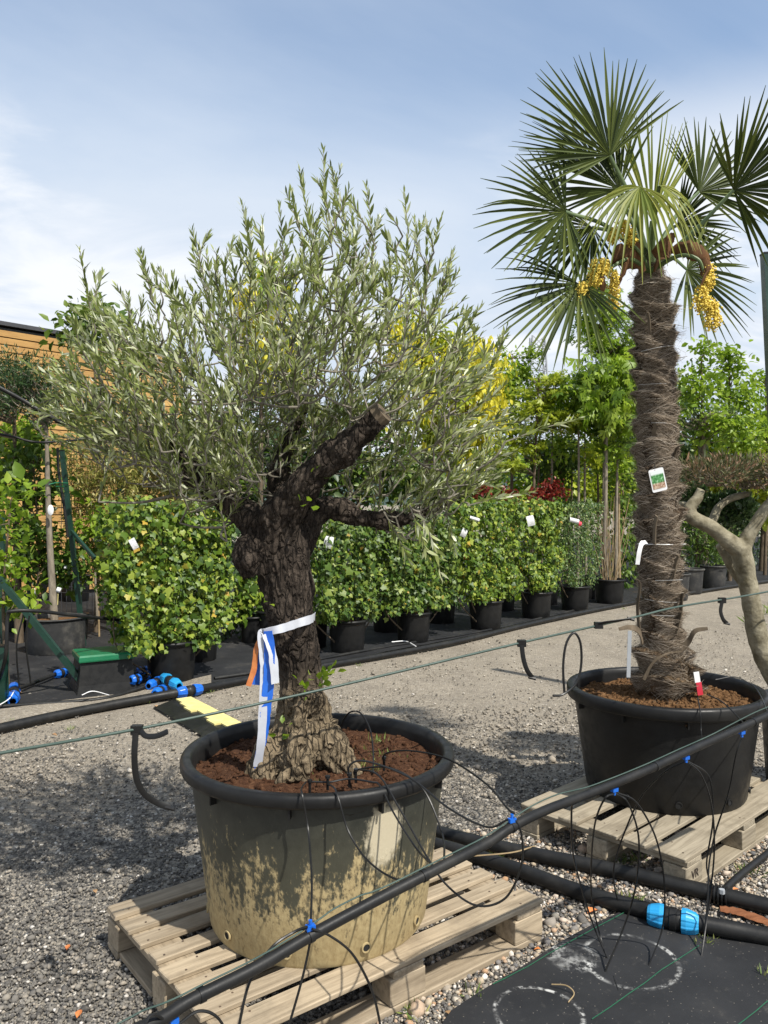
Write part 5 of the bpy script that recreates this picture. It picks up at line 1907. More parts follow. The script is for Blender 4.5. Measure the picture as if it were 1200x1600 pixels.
# old clipped tree further back, with a thick stump-like trunk
tree('clipped_tree', 'clipped tree with thick flaking trunk behind the bronze clouds', 1098, (1098, 655), [(1100, 655, 34, 18), (1140, 650, 22, 12), (1070, 665, 18, 12)], 3100, .045, T_LANCE, M['privet'], 14, .14, 'bark_grey', group='clipped trees across the yard', droop=.3)
tree('clipped_tree', 'clipped small tree with twisted grey limb left of the palm', 962, (965, 705), [(960, 690, 26, 16), (985, 700, 20, 12)], 1000, .045, T_LANCE, M['privet'], 9.0, .04, 'bark_grey', group='clipped trees across the yard', droop=.3)
tree('clipped_tree', 'clipped tree pad behind the right edge of the bonsai', 1225, (1225, 660), [(1205, 655, 30, 14), (1240, 650, 30, 20)], 1300, .05, T_LANCE, M['bronze'], 14, .08, 'bark_grey', group='clipped trees across the yard', droop=.3)


# ------------------------------------------------------------------ posts, struts
def post(label, a, b, w, cap=True, name='steel_post', mat='green_steel', cat='post', group=None):
    a, b = Vector(a), Vector(b)
    t = thing(name, label, cat, a if a.z < b.z else b, group)
    mb = MB(); mb.tube([a, b], w * .7071, 4)
    mb.build('profile', M[mat], t)
    if cap:
        top = b if b.z > a.z else a
        d = (b - a).normalized() * (1 if b.z > a.z else -1)
        mb = MB(); mb.tube([top, top + d * .012], w * .76, 4)
        mb.build('end_cap', M['tube'], t)
    return t


post('green steel post leaning beside the straight pale left trunk', Vector((P(131, HY, 8.6).x, 8.6, .0)), P(97, 705, 8.6), .045, group='green steel posts')
post('thin dark brace running down from the leaning green post', P(112, 830, 8.55), P(148, 872, 8.3), .03, False, 'brace', 'green_steel', 'brace')
g = G(142, 1083)
post('slanted green steel strut reaching down to the valve box', g, P(-60, 830, g.y - .1), .045, False, 'strut', 'green_steel', 'strut')
post('dark green post between bamboo and ivy', Vector((P(192, HY, 9.4).x, 9.4, 0)), P(188, 740, 9.4), .06, group='green steel posts')
g = G(4, 1100)
post('thick green post with blue fitting at the left edge', g, P(2, 1010, g.y), .07, group='green steel posts')
post('green post behind the left shrub', Vector((P(8, HY, 7.6).x, 7.6, 0)), P(2, 800, 7.6), .05, group='green steel posts')
post('dark stake leaning behind the two left trunks', Vector((P(50, HY, 9.0).x, 9.0, 0)), P(34, 700, 9.0), .04, False, 'stake', 'green_steel', 'stake')
post('tall dark green steel post rising at the right edge beyond the bonsai', Vector((P(1232, HY, 5.6).x, 5.6, 0)), P(1198, 398, 5.6), .065, group='green steel posts')

# white oval tag and ties on the straight trunk
mb = MB(); q = P(79, 797, 8.2)
mb.lathe([(.001, -.002), (.03, -.002), (.032, 0), (.03, .002), (.001, .002)], 20, q, Matrix.Rotation(math.radians(90), 3, 'X') @ Matrix.Diagonal((1, 1.7, 1)))
tag(mb.build('trunk_tag', M['white'], None, True), 'white oval number tag on the straight pale trunk', 'tag')
mb = MB(); mb.tube([P(76, 757, 8.2), P(88, 754, 8.25), P(106, 755, 8.5), P(104, 760, 8.52), P(88, 760, 8.25)], .006, 5)
tag(mb.build('tree_tie', M['green_lid'], None, True), 'green tie from the straight trunk to the leaning post', 'tie')
strip_tag('white label on stick in the wide worn pot', 93, 918, 7.95, .04, .05, 'white', .3)
mb = MB(); mb.tube([P(90, 945, 7.95), P(91, 920, 7.95)], .004, 5)
tag(mb.build('label_stick', M['yellow'], None, True), 'thin yellow stick of the label in the worn pot', 'stick')
strip_tag('white cross-shaped label beside the slim young tree', 153, 842, 8.95, .1, .03, 'white', .05)
strip_tag('white tag hanging in shade of the left pots', 52, 920, 7.2, .03, .05, 'white', -.2)
strip_tag('white label above the dark left pots', 105, 884, 8.7, .06, .035, 'white', .0)
mb = MB(); mb.box(P(152, 868, 9.3), (.1, .02, .26), Matrix.Rotation(.03, 3, 'Y'))
tag(mb.build('orange_board', M['orange']), 'small orange board behind the slim young tree', 'board')


# climbing mesh before the timber wall
def mesh_panel():
    d = 11.0
    t = thing('wire_mesh', 'dark wire mesh trellis before the timber wall', 'trellis', Vector((P(130, HY, d).x, d, 0)))
    for x in np.arange(96, 172, 8):
        mb = MB(); mb.tube([Vector((P(x, HY, d).x, d, 0)), P(x, 690, d)], .004, 4); mb.build('vertical_wire', M['coping'], t)
    for y in np.arange(692, 930, 9):
        mb = MB(); mb.tube([P(92, y, d - .004), P(172, y, d - .004)], .004, 4); mb.build('horizontal_wire', M['coping'], t)


mesh_panel()

# black hoses hung among the left trees
def hose(name, label, pts, r, mat='rubber', cat='hose', k=8, n=8, group=None):
    mb = MB(); mb.tube(crom(pts, n), r, k)
    return tag(mb.build(name, M[mat], None, True), label, cat, group)


hose('hose', 'thick black hose slanting down over the left tree crowns', [P(-60, 575, 7.6), P(0, 606, 7.7), P(40, 628, 7.8), P(85, 655, 7.9), P(150, 690, 8.2)], .022)
hose('hose', 'thin black hose sagging between the left trunks', [P(-20, 675, 7.9), P(20, 682, 8), P(50, 690, 8.1), P(90, 690, 8.2), P(200, 680, 9)], .012)
hose('hose', 'thin black hose clipped along the leaning post', [P(90, 700, 8.5), P(92, 740, 8.5), P(100, 790, 8.5), P(106, 840, 8.5)], .014)
gz = lambda x, y, z=.02: G(x, y, z)
hose('irrigation_pipe', 'black pipe standing above the ground cover beside the worn pot', [gz(-10, 1085, .05), P(8, 1030, 5.9), P(12, 965, 5.9), P(20, 955, 5.9), P(60, 955, 6.0), P(120, 962, 6.3), P(200, 970, 6.8)], .014, cat='pipe', group='pipes of the yard')
for i, xs in enumerate(((30, 1075, 26, 1010, 36, 962), (48, 1068, 40, 1000, 46, 962))):
    hose('drip_tube', ('thin black tube dropping from the standing pipe', 'thin black tube looping beside the standing pipe')[i], [P(xs[0], xs[1], 6.0), P(xs[2], xs[3], 5.95), P(xs[4], xs[5], 5.95)], .006, 'tube', 'tube', 6)


# ------------------------------------------------------------------ pipe fittings
def coupling(label, a, b, r, nut='blue', nuts=(0, 1), group='blue pipe fittings'):
    """compression coupling from a to b: black barrel, ribbed nut on each end"""
    a, b = Vector(a), Vector(b)
    d = (b - a); L = d.length; d.normalize()
    t = thing('pipe_coupling', label, 'pipe fitting', a.lerp(b, .5), group)
    R = d.to_track_quat('Z', 'Y').to_matrix()
    mb = MB()
    mb.lathe([(r * .5, L * .2), (r * .95, L * .3), (r * .95, L * .42), (r * 1.08, L * .44), (r * 1.08, L * .56), (r * .95, L * .58), (r * .95, L * .7), (r * .5, L * .8)], 18, a, R, lambda w, z: 1 + .03 * (1 if math.sin(w * 9) > 0 else 0))
    mb.build('barrel', M['rubber'], t, True)
    rib = lambda w, z: 1 + .06 * (1 if math.sin(w * 8) > .2 else 0)
    if 0 in nuts:
        mb = MB(); mb.lathe([(r * .55, 0), (r * .78, 0), (r * .95, L * .06), (r * 1.15, L * .24), (r * 1.12, L * .33), (r * .6, L * .33)], 48, a, R, rib); mb.build('nut', M[nut], t, False)
    if 1 in nuts:
        mb = MB(); mb.lathe([(r * .6, L * .67), (r * 1.12, L * .67), (r * 1.15, L * .76), (r * .95, L * .94), (r * .78, L), (r * .55, L)], 48, a, R, rib); mb.build('nut', M[nut], t, False)
    return t


# valve box with green lid
g0, g1 = G(104, 1088), G(194, 1078)
vb = thing('valve_box', 'black irrigation valve box with flat green lid', 'valve box', G(150, 1083))
cen = G(150, 1083) + Vector((.0, .16, 0))
a = math.atan2(g1.y - g0.y, g1.x - g0.x)
w0 = (g1 - g0).length
mb = MB()
R = Matrix.Rotation(a, 3, 'Z')
def ring(w, dpt, z): return [cen + R @ Vector((sx * w / 2, sy * dpt / 2, z)) for sx, sy in ((-1, -1), (1, -1), (1, 1), (-1, 1))]
V = ring(w0 * 1.06, .44, 0) + ring(w0 * .98, .40, .08) + ring(w0 * .90, .34, .25) + ring(w0 * .90, .34, .28)
mb.add(V, [(i * 4 + j, i * 4 + (j + 1) % 4, i * 4 + 4 + (j + 1) % 4, i * 4 + 4 + j) for i in range(3) for j in range(4)] + [(12, 13, 14, 15), (3, 2, 1, 0)])
mb.build('box_body', M['pot'], vb)
mb = MB()
V = ring(w0 * .96, .385, .265) + ring(w0 * .97, .39, .275) + ring(w0 * .96, .385, .305) + ring(w0 * .93, .36, .318)
mb.add(V, [(i * 4 + j, i * 4 + (j + 1) % 4, i * 4 + 4 + (j + 1) % 4, i * 4 + 4 + j) for i in range(3) for j in range(4)] + [(12, 13, 14, 15), (3, 2, 1, 0)])
mb.build('lid', M['green_lid'], vb)

FX = [(G(198, 1058, .05), G(222, 1054, .05), .034, 'blue', 'dark blue coupling touching the valve box'),
      (G(204, 1063, .09), G(219, 1060, .09), .036, 'blue', 'short blue coupling beside the valve box edge'),
      (G(228, 1056, .07), G(246, 1051, .07), .034, 'blue', 'blue coupling behind the light blue one'),
      (G(232, 1072, .05), G(252, 1062, .06), .036, 'blue', 'blue coupling on the thin ground pipe'),
      (G(242, 1084, .04), G(256, 1076, .04), .036, 'blue', 'blue end coupling below the thin ground pipe'),
      (G(255, 1058, .09), G(280, 1072, .07), .040, 'cyan', 'light blue coupling in front of the wide ivy pot'),
      (G(276, 1083, .045), G(315, 1076, .045), .040, 'blue', 'bright blue coupling on the edge pipe at the ivy pot'),
      (G(214, 1048, .06), G(232, 1046, .06), .030, 'blue', 'small blue coupling behind the valve box'),
      (G(86, 1054, .05), G(104, 1050, .05), .034, 'blue', 'blue coupling left of the valve box'),
      (G(20, 1096, .03), G(22, 1072, .06), .042, 'blue', 'blue elbow fitting at the foot of the left green post')]
for (p, q, r, c, lb) in FX: coupling(lb, p, q, r, c)
hose('irrigation_pipe', 'short black pipe between two blue couplings', [G(216, 1060, .07), G(240, 1053, .07)], .02, cat='pipe', group='pipes of the yard')
hose('irrigation_pipe', 'thin black pipe from left post to the valve box coupling', [G(24, 1078, .05), G(60, 1064, .05), G(90, 1052, .05)], .016, cat='pipe', group='pipes of the yard')
hose('irrigation_pipe', 'thin grey-black pipe curving in front of the valve box', [G(-60, 1112, .02), G(0, 1104, .02), G(80, 1099, .02), G(160, 1092, .02), G(205, 1080, .03), G(236, 1069, .05)], .016, cat='pipe', group='pipes of the yard')
hose('irrigation_pipe', 'thick black edge pipe curving from the left up to the bright blue coupling', [G(-200, 1168, .03), G(-60, 1150, .03), G(0, 1138, .03), G(80, 1120, .03), G(160, 1104, .03), G(230, 1091, .035), G(280, 1082, .045)], .034, cat='pipe', group='pipes of the yard')
hose('irrigation_pipe', 'black edge pipe running along the front of the hedge row', [G(312, 1076, .045), G(360, 1067, .03), G(450, 1050, .03), G(520, 1038, .03), G(600, 1024, .03), G(720, 1001, .03), G(840, 972, .03), G(960, 947, .03), G(1080, 926, .03), G(1200, 908, .03), G(1320, 892, .03)], .030, cat='pipe', group='pipes of the yard')
hose('irrigation_pipe', 'thin second pipe behind the edge pipe of the hedge row', [G(335, 1060, .02), G(420, 1047, .02), G(520, 1026, .02), G(620, 1008, .02), G(760, 985, .02), G(900, 953, .02)], .016, cat='pipe', group='pipes of the yard')
strip = MB()
for pts, lb in (([G(-5, 1104, .05), G(14, 1092, .06), G(22, 1080, .09)], 'white cable end beside the left blue elbow'), ([G(128, 1086, .08), G(145, 1080, .10), G(170, 1086, .03)], 'white string lying before the valve box')):
    hose('string', lb, pts, .004, 'white', 'string', 5)
hose('drip_tube', 'thin pale tube end under the low ivy panel', [G(612, 1003, .03), G(634, 1002, .03), G(650, 1010, .01)], .006, 'white', 'tube', 5)


# ------------------------------------------------------------------ yellow cable ramp
ramp = thing('cable_ramp', 'yellow and black rubber cable ramp lying on the gravel', 'cable ramp', G(310, 1128))
A_, B_ = G(270, 1101), G(374, 1159)
u = (B_ - A_).normalized(); v = Vector((-u.y, u.x, 0))
if v.x < 0: v = -v
nb = 5
L = (B_ - A_).length * 1.3
mb = MB()
prof = [(-.15, .004), (-.03, .032), (.15, .032), (.18, .004)]
for t in (0, L):
    pass
V = [A_ + u * t + v * a + Vector((0, 0, z)) for t in (0, L) for a, z in prof] + [A_ + u * t + v * a + Vector((0, 0, -.01)) for t in (0, L) for a in (-.15, .18)]
mb.add(V, [(0, 1, 5, 4), (1, 2, 6, 5), (2, 3, 7, 6), (0, 8, 9, 3, 2, 1), (4, 5, 6, 7, 11, 10)])
mb.build('rubber_base', M['rubber'], ramp)
k = 0
for i in range(11):
    t0 = L * i / 11; t1 = L * (i + 1) / 11
    w = .06 + .012 * (i % 3)
    mb = MB(); mb.box(A_ + u * ((t0 + t1) / 2) + v * (.085 - .012 * (i % 3)) + Vector((0, 0, .036 + .0005 * (i % 3))), ((t1 - t0), w * 2, .012), Matrix.Rotation(math.atan2(u.y, u.x), 3, 'Z'))
    mb.build('yellow_lid', M['yellow'], ramp)

# ------------------------------------------------------------------ near pipes
pipe = thing('irrigation_pipe', 'long black pipe hanging across in front of both big pots', 'pipe', P(850, 1268, 2.2))
MAIN = [(120, 1648, 1.40), (240, 1598, 1.5), (300, 1562, 1.56), (400, 1512, 1.65), (485, 1462, 1.74), (600, 1400, 1.86), (690, 1354, 1.96), (760, 1318, 2.06), (800, 1292, 2.12), (850, 1267, 2.2), (920, 1240, 2.32), (1000, 1208, 2.46), (1072, 1175, 2.6), (1140, 1145, 2.74), (1200, 1117, 2.86), (1290, 1070, 3.05)]
mq = crom([P(*p) for p in MAIN], 6)
mb = MB(); mb.tube(mq, .0130, 14); mb.build('pipe_wall', M['rubber'], pipe, True)


def on_main(x):
    pts = [Vector(a[:3]) for a in mq]
    best = min(pts, key=lambda p: abs(CX + p.x * F / p.y - x))
    return best


for x in (320, 488, 800, 1020, 665, 1180):
    p = on_main(x); q = on_main(x + 12)
    d = (q - p).normalized()
    mb = MB(); mb.tube([p - d * .006, p + d * .006], .0150, 12)
    mb.build('cable_tie', M['tube'], pipe, True)
CONN = {}
for x in (272, 485, 797, 962, 1072, 1158):
    p = on_main(x)
    d = (on_main(x + 14) - p).normalized()
    side = Vector((0, 0, -1)) if x in (272, 962, 1158) else Vector((0, 0, 1))
    if x == 1072: side = Vector((0, 0, -1))
    mb = MB()
    mb.box(p + side * .018, (.020, .013, .011), Matrix.Rotation(.5, 3, 'Z'))
    mb.tube([p + side * .012, p + side * .034], .0045, 8)
    mb.build('tap_connector', M['blue'], pipe)
    CONN[x] = p + side * .030
# thin green line along the pipe
gl = []
for i, x in enumerate(np.linspace(140, 1230, 40)):
    p = on_main(x)
    gl.append(p + Vector((0, .006, .0165 + .012 * max(0, math.sin(i * .55)) ** 2)))
hose('support_wire', 'thin green support wire twisted along the hanging pipe', gl, .0019, 'green_wire', 'wire', 6, 3)

# taut green wire with hooks
WIRE = [(-80, 1194, 1.85), (0, 1177, 1.95), (215, 1139, 2.2), (430, 1094, 2.42), (600, 1055, 2.6), (815, 1004, 2.86), (985, 966, 3.12), (1060, 948, 3.3), (1170, 930, 3.75), (1300, 905, 4.2)]
hose('taut_wire', 'taut green coated wire strung across in front of olive and palm', [P(*p) for p in WIRE], .0042, 'green_wire', 'wire', 8)


def hook(label, x, y, d, pts, flat=True, hang=True):
    t = thing('pipe_hook', label, 'hook', P(x, y, d), 'black hooks on the taut wire')
    mb = MB(); mb.box(P(x, y + 1, d), (.030, .022, .024)); mb.build('clip', M['tube'], t)
    q = crom([P(a, b, d + c) for a, b, c in pts], 5)
    mb = MB(); mb.tube(q, .009, 8, True, (1, .35), (1, .2, 0)); mb.build('strap', M['tube'], t, True)
    e = Vector(tuple(q[-1])[:3])
    mb = MB(); mb.tube([e + Vector((-.014, 0, .003)), e + Vector((.012, 0, -.004))], .006, 6); mb.build('strap_end', M['tube'], t)
    return t


hk = hook('black hook with long curved strap left of the olive pot', 214, 1139, 2.2, [(212, 1145, -.01), (210, 1180, -.015), (213, 1215, -.01), (225, 1240, 0), (245, 1254, .01), (266, 1262, .015)])
mb = MB(); mb.tube(crom([P(220, 1142, 2.19), P(228, 1150, 2.18), P(245, 1150, 2.17), P(262, 1143, 2.16)], 5), .008, 8, True, (1, .35), (0, .4, 1)); mb.build('side_strap', M['tube'], hk, True)
hook('black hook with straight hanging strap over open gravel', 815, 1004, 2.86, [(815, 1008, -.01), (818, 1030, -.012), (824, 1048, -.01), (832, 1059, 0)])
hook('black hook hanging between palm and bonsai trunks', 1128, 937, 3.58, [(1128, 941, -.01), (1126, 955, -.012), (1130, 968, -.01), (1136, 974, 0)])
hook('black strap laid flat along the wire left of the palm trunk', 935, 976, 3.03, [(936, 975, -.01), (950, 972, -.01), (970, 969, -.01), (986, 967, -.01)])

# drip tubes of the olive pot
TD = 2.36   # just before the rim
tubes = [
    ('thin black tube straight down the front of the stained pot', [P(478, 1222, 2.42), P(471, 1232, 2.33), P(473, 1246, 2.285), P(482, 1300, 2.27), P(487, 1370, 2.1), P(486, 1430, 1.85), CONN[485]]),
    ('thin black tube bowing over the front right of the stained pot', [P(512, 1225, 2.42), P(523, 1232, 2.34), P(530, 1252, 2.30), P(545, 1300, 2.28), P(575, 1345, 2.2), P(620, 1374, 2.08), P(660, 1368, 1.99)]),
    ('thin black tube crossing the pot front and looping over the pallet', [P(560, 1202, 2.5), P(592, 1212, 2.4), P(625, 1265, 2.34), P(668, 1340, 2.25), P(700, 1385, 2.2), P(745, 1415, 2.17), P(790, 1403, 2.15), P(815, 1350, 2.13), P(814, 1300, 2.12), CONN[797]]),
    ('thin black tube arching from soil to connector beside the rim', [P(546, 1222, 2.45), P(547, 1195, 2.45), P(575, 1190, 2.44), P(640, 1215, 2.40), P(700, 1262, 2.28), P(760, 1292, 2.16), CONN[797] + Vector((-.01, 0, -.01))]),
    ('thin black tube arching high over the right rim', [P(600, 1196, 2.62), P(602, 1178, 2.6), P(640, 1173, 2.56), P(700, 1186, 2.46), P(760, 1225, 2.3), P(792, 1262, 2.15), CONN[797] + Vector((.006, 0, .005))]),
    ('thin black tube lying across the soil towards the right rim', [P(556, 1215, 2.5), P(557, 1203, 2.5), P(610, 1200, 2.46), P(660, 1232, 2.4), P(690, 1300, 2.3), P(694, 1340, 2.1), P(690, 1352, 1.98)]),
    ('thin black hoop standing behind the soil weeds', [P(530, 1162, 2.95), P(533, 1135, 2.93), P(545, 1114, 2.9), P(563, 1114, 2.86), P(578, 1140, 2.8), P(583, 1175, 2.72), P(583, 1208, 2.62)]),
    ('thin black tube linking the drippers on the soil', [P(484, 1232, 2.43), P(486, 1222, 2.43), P(515, 1222, 2.43), P(545, 1217, 2.44), P(580, 1222, 2.41), P(594, 1228, 2.39), P(615, 1270, 2.31), P(650, 1325, 2.2), P(680, 1356, 1.99)]),
    ('thin black tube hanging from the pipe before the pallet front', [CONN[485] + Vector((0, -.01, -.02)), P(483, 1480, 1.74), P(472, 1530, 1.73), P(455, 1590, 1.72), P(440, 1640, 1.72)]),
    ('thin black tube arching down over the pallet blocks', [CONN[485] + Vector((.005, -.01, -.01)), P(515, 1462, 1.76), P(550, 1490, 1.8), P(578, 1540, 1.85), P(592, 1590, 1.88), P(598, 1640, 1.9)]),
    ('thin black tube arching to the left below the pipe', [CONN[485] + Vector((-.005, -.01, -.005)), P(460, 1456, 1.73), P(425, 1480, 1.7), P(392, 1530, 1.68), P(376, 1590, 1.66), P(370, 1640, 1.66)]),
    ('thin black tube curling by the blue connector at the pallet corner', [CONN[272], P(240, 1585, 1.48), P(225, 1605, 1.46), P(215, 1640, 1.45)]),
    ('thin black tube arching beside the lowest blue connector', [CONN[272] + Vector((.01, 0, .005)), P(310, 1580, 1.55), P(340, 1590, 1.57), P(362, 1630, 1.6)]),
]
for lb, pts in tubes:
    hose('drip_tube', lb, pts, .0030, 'tube', 'tube', 6, 8, 'drip tubes')
# drippers on the soil
for i, (x, y, d) in enumerate(((546, 1222, 2.45), (600, 1196, 2.62), (556, 1215, 2.5), (484, 1232, 2.43), (512, 1226, 2.42))):
    t = thing('dripper', 'black dripper spike on the olive soil', 'dripper', P(x, y + 6, d), 'drippers on the olive soil')
    mb = MB(); mb.tube([P(x, y + 8, d), P(x, y - 12, d)], .0045, 7); mb.build('spike', M['tube'], t, True)
    mb = MB(); mb.tube([P(x, y - 10, d), P(x, y - 14, d)], .008, 8); mb.build('cap', M['tube'], t, True)

# hanging hoops on the right, spiked into the ground cover
rt = [
    ('thin black hoop from the middle connector to the left on the ground cover', [CONN[962], P(945, 1248, 2.36), P(930, 1285, 2.45), P(924, 1345, 2.6), P(925, 1405, 2.75), P(940, 1470, 2.78), G(966, 1549, .01)]),
    ('thin black hoop crossing towards the chalk ring', [CONN[962] + Vector((.005, 0, 0)), P(982, 1256, 2.38), P(998, 1310, 2.5), P(994, 1380, 2.6), P(978, 1440, 2.65), G(945, 1520, .01)]),
    ('thin black hoop bowing right of the middle connector', [CONN[962] + Vector((.01, .01, 0)), P(995, 1255, 2.45), P(1025, 1310, 2.55), P(1038, 1380, 2.65), P(1035, 1450, 2.72), G(1012, 1514, .01)]),
    ('thin black tube from the right connector down to the fitting', [CONN[1072], P(1095, 1210, 2.62), P(1112, 1260, 2.66), P(1116, 1330, 2.7), P(1108, 1410, 2.8), G(1096, 1494, .01)]),
    ('thin black tube sweeping left from the right connector', [CONN[1072] + Vector((-.004, 0, 0)), P(1040, 1205, 2.65), P(1005, 1240, 2.75), P(980, 1290, 2.85), P(960, 1350, 2.95), P(962, 1395, 3.0), G(976, 1430, .01)]),
    ('thin black tube bowing far right of the fitting', [CONN[1072] + Vector((.004, .01, 0)), P(1108, 1215, 2.7), P(1114, 1280, 2.75), P(1104, 1350, 2.85), P(1112, 1390, 2.95), G(1106, 1420, .02)]),
    ('thin black tube hanging left of the palm pallet', [on_main(895) + Vector((0, -.01, -.014)), P(893, 1265, 2.3), P(895, 1330, 2.45), P(908, 1385, 2.6), P(925, 1440, 2.72), G(950, 1500, .01)]),
    ('thin black tube crossing over the palm pot to the right connector', [P(1090, 1090, 3.58), P(1094, 1112, 3.46), P(1096, 1150, 3.4), P(1098, 1165, 2.95), P(1102, 1166, 2.68)]),
    ('thin black tube over the palm rim towards the far right connector', [P(1105, 1085, 3.62), P(1130, 1098, 3.5), P(1160, 1128, 3.3), P(1166, 1140, 2.85), CONN[1158]]),
    ('thin black tube leaning over the right side of the palm rim', [P(1118, 1062, 3.8), P(1150, 1058, 3.8), P(1180, 1075, 3.75), P(1196, 1105, 3.5), P(1204, 1130, 3.2)]),
    ('thin pale-lit tube hanging from the far right connector', [CONN[1158] + Vector((0, 0, -.01)), P(1150, 1180, 2.78), P(1138, 1240, 2.85), P(1118, 1300, 2.9), P(1108, 1350, 2.9), P(1106, 1400, 2.85), G(1100, 1470, .01)]),
]
for lb, pts in rt:
    hose('drip_tube', lb, pts, .0030, 'tube', 'tube', 6, 8, 'drip tubes')
hose('drip_tube', 'black tube loop hanging on the left rim of the palm pot', [P(882, 1085, 3.55), P(880, 1040, 3.56), P(885, 1005, 3.57), P(897, 989, 3.58), P(907, 1005, 3.58), P(908, 1040, 3.58), P(900, 1068, 3.56), P(880, 1085, 3.54), P(864, 1087, 3.52)], .0055, 'tube', 'tube', 7, 6)

# thick pipes on the pebbles
hose('irrigation_pipe', 'thick black pipe lying on pebbles, the one without a fitting', [G(560, 1268, .035), G(690, 1302, .035), G(800, 1328, .035), G(950, 1358, .035), G(1080, 1388, .035), G(1200, 1416, .035), G(1400, 1465, .035)], .0305, cat='pipe', k=14, group='pipes of the yard')
hose('irrigation_pipe', 'thick black pipe lying on pebbles with light blue coupling', [G(560, 1290, .035), G(690, 1322, .035), G(800, 1356, .035), G(900, 1392, .035), G(1000, 1420, .04), G(1060, 1436, .045), G(1130, 1450, .04), G(1200, 1464, .035), G(1400, 1508, .035)], .0305, cat='pipe', k=14, group='pipes of the yard')
coupling('light blue coupling on the thick ground pipe over the ground cover', G(1012, 1428, .046), G(1092, 1444, .046), .036, 'cyan')
hose('hose', 'black hose joining the thick pipe at a clamp', [G(1126, 1398, .05), G(1140, 1382, .06), G(1165, 1360, .06), G(1210, 1325, .06), G(1260, 1290, .06)], .014)
cl = thing('pipe_clamp', 'ribbed black clamp where hose meets the thick pipe', 'clamp', G(1125, 1402, .03))
for k in range(5):
    c = G(1112 + k * 6, 1396.5 + k * 1.3, .035); d = (G(1200, 1416, .035) - G(1080, 1388, .035)).normalized()
    mb = MB(); mb.tube([c - d * .003, c + d * .003], .0385, 14); mb.build('rib', M['tube'], cl, True)
mb = MB(); c = G(1128, 1396, .075); mb.tube([c, c + Vector((0, 0, .016))], .011, 6); mb.build('bolt', M['steel'], cl)

# ------------------------------------------------------------------ litter and weeds
DL = [(104, 1490, 'orange_leaf', 'orange leaf scrap on dark gravel left of pallet', .03), (120, 1597, 'orange_leaf', 'orange leaf at the bottom edge left of pallet', .035), (425, 1582, 'orange_leaf', 'orange scrap between the front pallet boards', .022), (918, 1432, 'orange_leaf', 'orange curled leaf beside the ground pipes', .055), (845, 1488, 'orange_leaf', 'red scrap at the pallet corner', .025),
      (1083, 1462, 'brown_leaf', 'brown curled leaf under the light blue coupling', .05), (706, 1593, 'brown_leaf', 'yellow leaf at the edge of ground cover', .03), (898, 1276, 'brown_leaf', 'brown leaf below the palm pallet', .03), (150, 1400, 'brown_leaf', 'thin brown twig scrap on the gravel', .03), (760, 1390, 'orange_leaf', 'orange leaf behind the pallet corner', .03), (1145, 1395, 'orange_leaf', 'orange stone-like leaf beside the hose clamp', .03),
      (80, 1150, 'brown_leaf', 'dry leaf beside the thick edge pipe', .05), (240, 1105, 'brown_leaf', 'dry leaf before the bright blue coupling', .05), (322, 1070, 'brown_leaf', 'dry leaf beside the wide ivy pot', .05), (104, 1120, 'orange_leaf', 'red leaf between the two edge pipes', .04), (35, 1085, 'brown_leaf', 'dry leaf behind the left blue elbow', .06)]
tv, tf = T_OVAL
for (x, y, mt, lb, s) in DL:
    g = G(x, y)
    z = .012
    if 400 < x < 450: g = G(x, y, .03); z = .03
    a = random.random() * 6.28
    R = Matrix.Rotation(a, 3, 'Z') @ Matrix.Rotation(random.uniform(-.3, .3), 3, 'X')
    mb = MB()
    pts = [Vector((g.x, g.y, z)) + R @ (Vector(v) * s * Vector((1, 1, 1)).x + Vector((0, 0, .10 * s * (1 if i in (1, 3) else 0)))) for i, v in enumerate(tv)]
    mb.add(pts, [tuple(f) for f in tf.tolist()])
    mb.add([p + Vector((0, 0, -.0012)) for p in pts], [tuple(reversed(f)) for f in tf.tolist()])
    tag(mb.build('dry_leaf', M[mt]), lb, 'leaf', 'dry leaves on the ground')
bk = MB(); q = [G(x, y, .018) for x, y in ((1125, 1420), (1150, 1424), (1175, 1432), (1210, 1445))]
bk.tube(crom(q, 5), [.012 + .006 * random.random() for _ in range(16)], 7, True, (1.6, .5), (0, 1, 0))
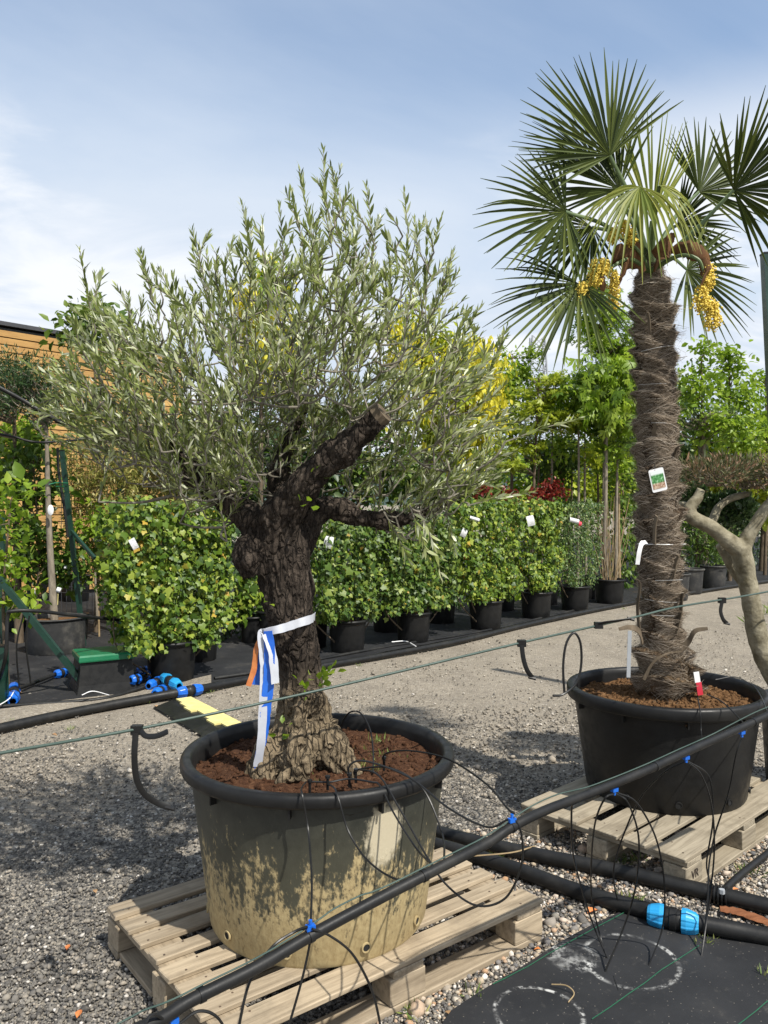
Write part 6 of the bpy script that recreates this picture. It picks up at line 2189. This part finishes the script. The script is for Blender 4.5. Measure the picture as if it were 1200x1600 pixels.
tag(bk.build('bark_strip', M['rust'], None, True), 'red-brown strip of bark between the thick pipes', 'bark')
hose('twig', 'thin pale twig lying over the thick pipes', [G(735, 1338, .075), G(800, 1332, .085), G(835, 1322, .06)], .003, 'reed', 'twig', 5)
hose('twig', 'thin curled rootlet on the ground cover', [G(862, 1538, .02), G(885, 1540, .03), G(897, 1552, .02), G(888, 1566, .02)], .002, 'reed', 'twig', 5)


def weeds(name, label, spots, n, h, mat='grass'):
    P0, D0, S0 = [], [], []
    for (p, r) in spots:
        for _ in range(n):
            a = random.random() * 6.28; q = random.random() * r
            P0.append(Vector(p) + Vector((math.cos(a) * q, math.sin(a) * q, -.002)))
            D0.append((math.cos(a) * .5 + random.gauss(0, .3), math.sin(a) * .5 + random.gauss(0, .3), random.uniform(.3, 1.2)))
            S0.append(h * random.uniform(.5, 1.2))
    V, T = scatter(T_LANCE, np.array([tuple(p) for p in P0]), frames(np.array(D0), rnd_unit(len(P0))), np.stack([np.array(S0) * .6, S0, S0], 1), (0, 0, 0))
    tag(link_mesh(name, tri_mesh(name, V, T), M[mat]), label, 'weeds', kind='stuff')


sz = OP.z + .50
weeds('soil_weeds', 'straw and small weeds on the olive soil', [(G(x, y, sz), .03) for x, y in ((585, 1160), (600, 1158), (570, 1182), (560, 1178), (590, 1190), (610, 1185), (630, 1183), (555, 1200), (500, 1225), (450, 1222), (580, 1205), (540, 1215))], 12, .035)
weeds('yard_weeds', 'small weeds and grass along the pipes and hedge edge', [(G(x, y), .03) for x, y in ((975, 1405), (990, 1410), (1100, 1478), (1108, 1470), (1190, 1528), (880, 1350), (780, 1340), (980, 1345), (970, 1350), (1000, 1345), (650, 1590), (640, 1580), (740, 1560), (310, 1085), (205, 1100), (230, 1098), (20, 1130), (110, 1140), (560, 1040), (975, 952), (1180, 1365), (1160, 1362), (330, 1082))], 16, .04)
weeds('verge_weeds', 'pale grass tufts between pebbles behind the bonsai trunk', [(G(x, y), .12) for x, y in ((1195, 960), (1180, 975), (1215, 955))], 30, .14)
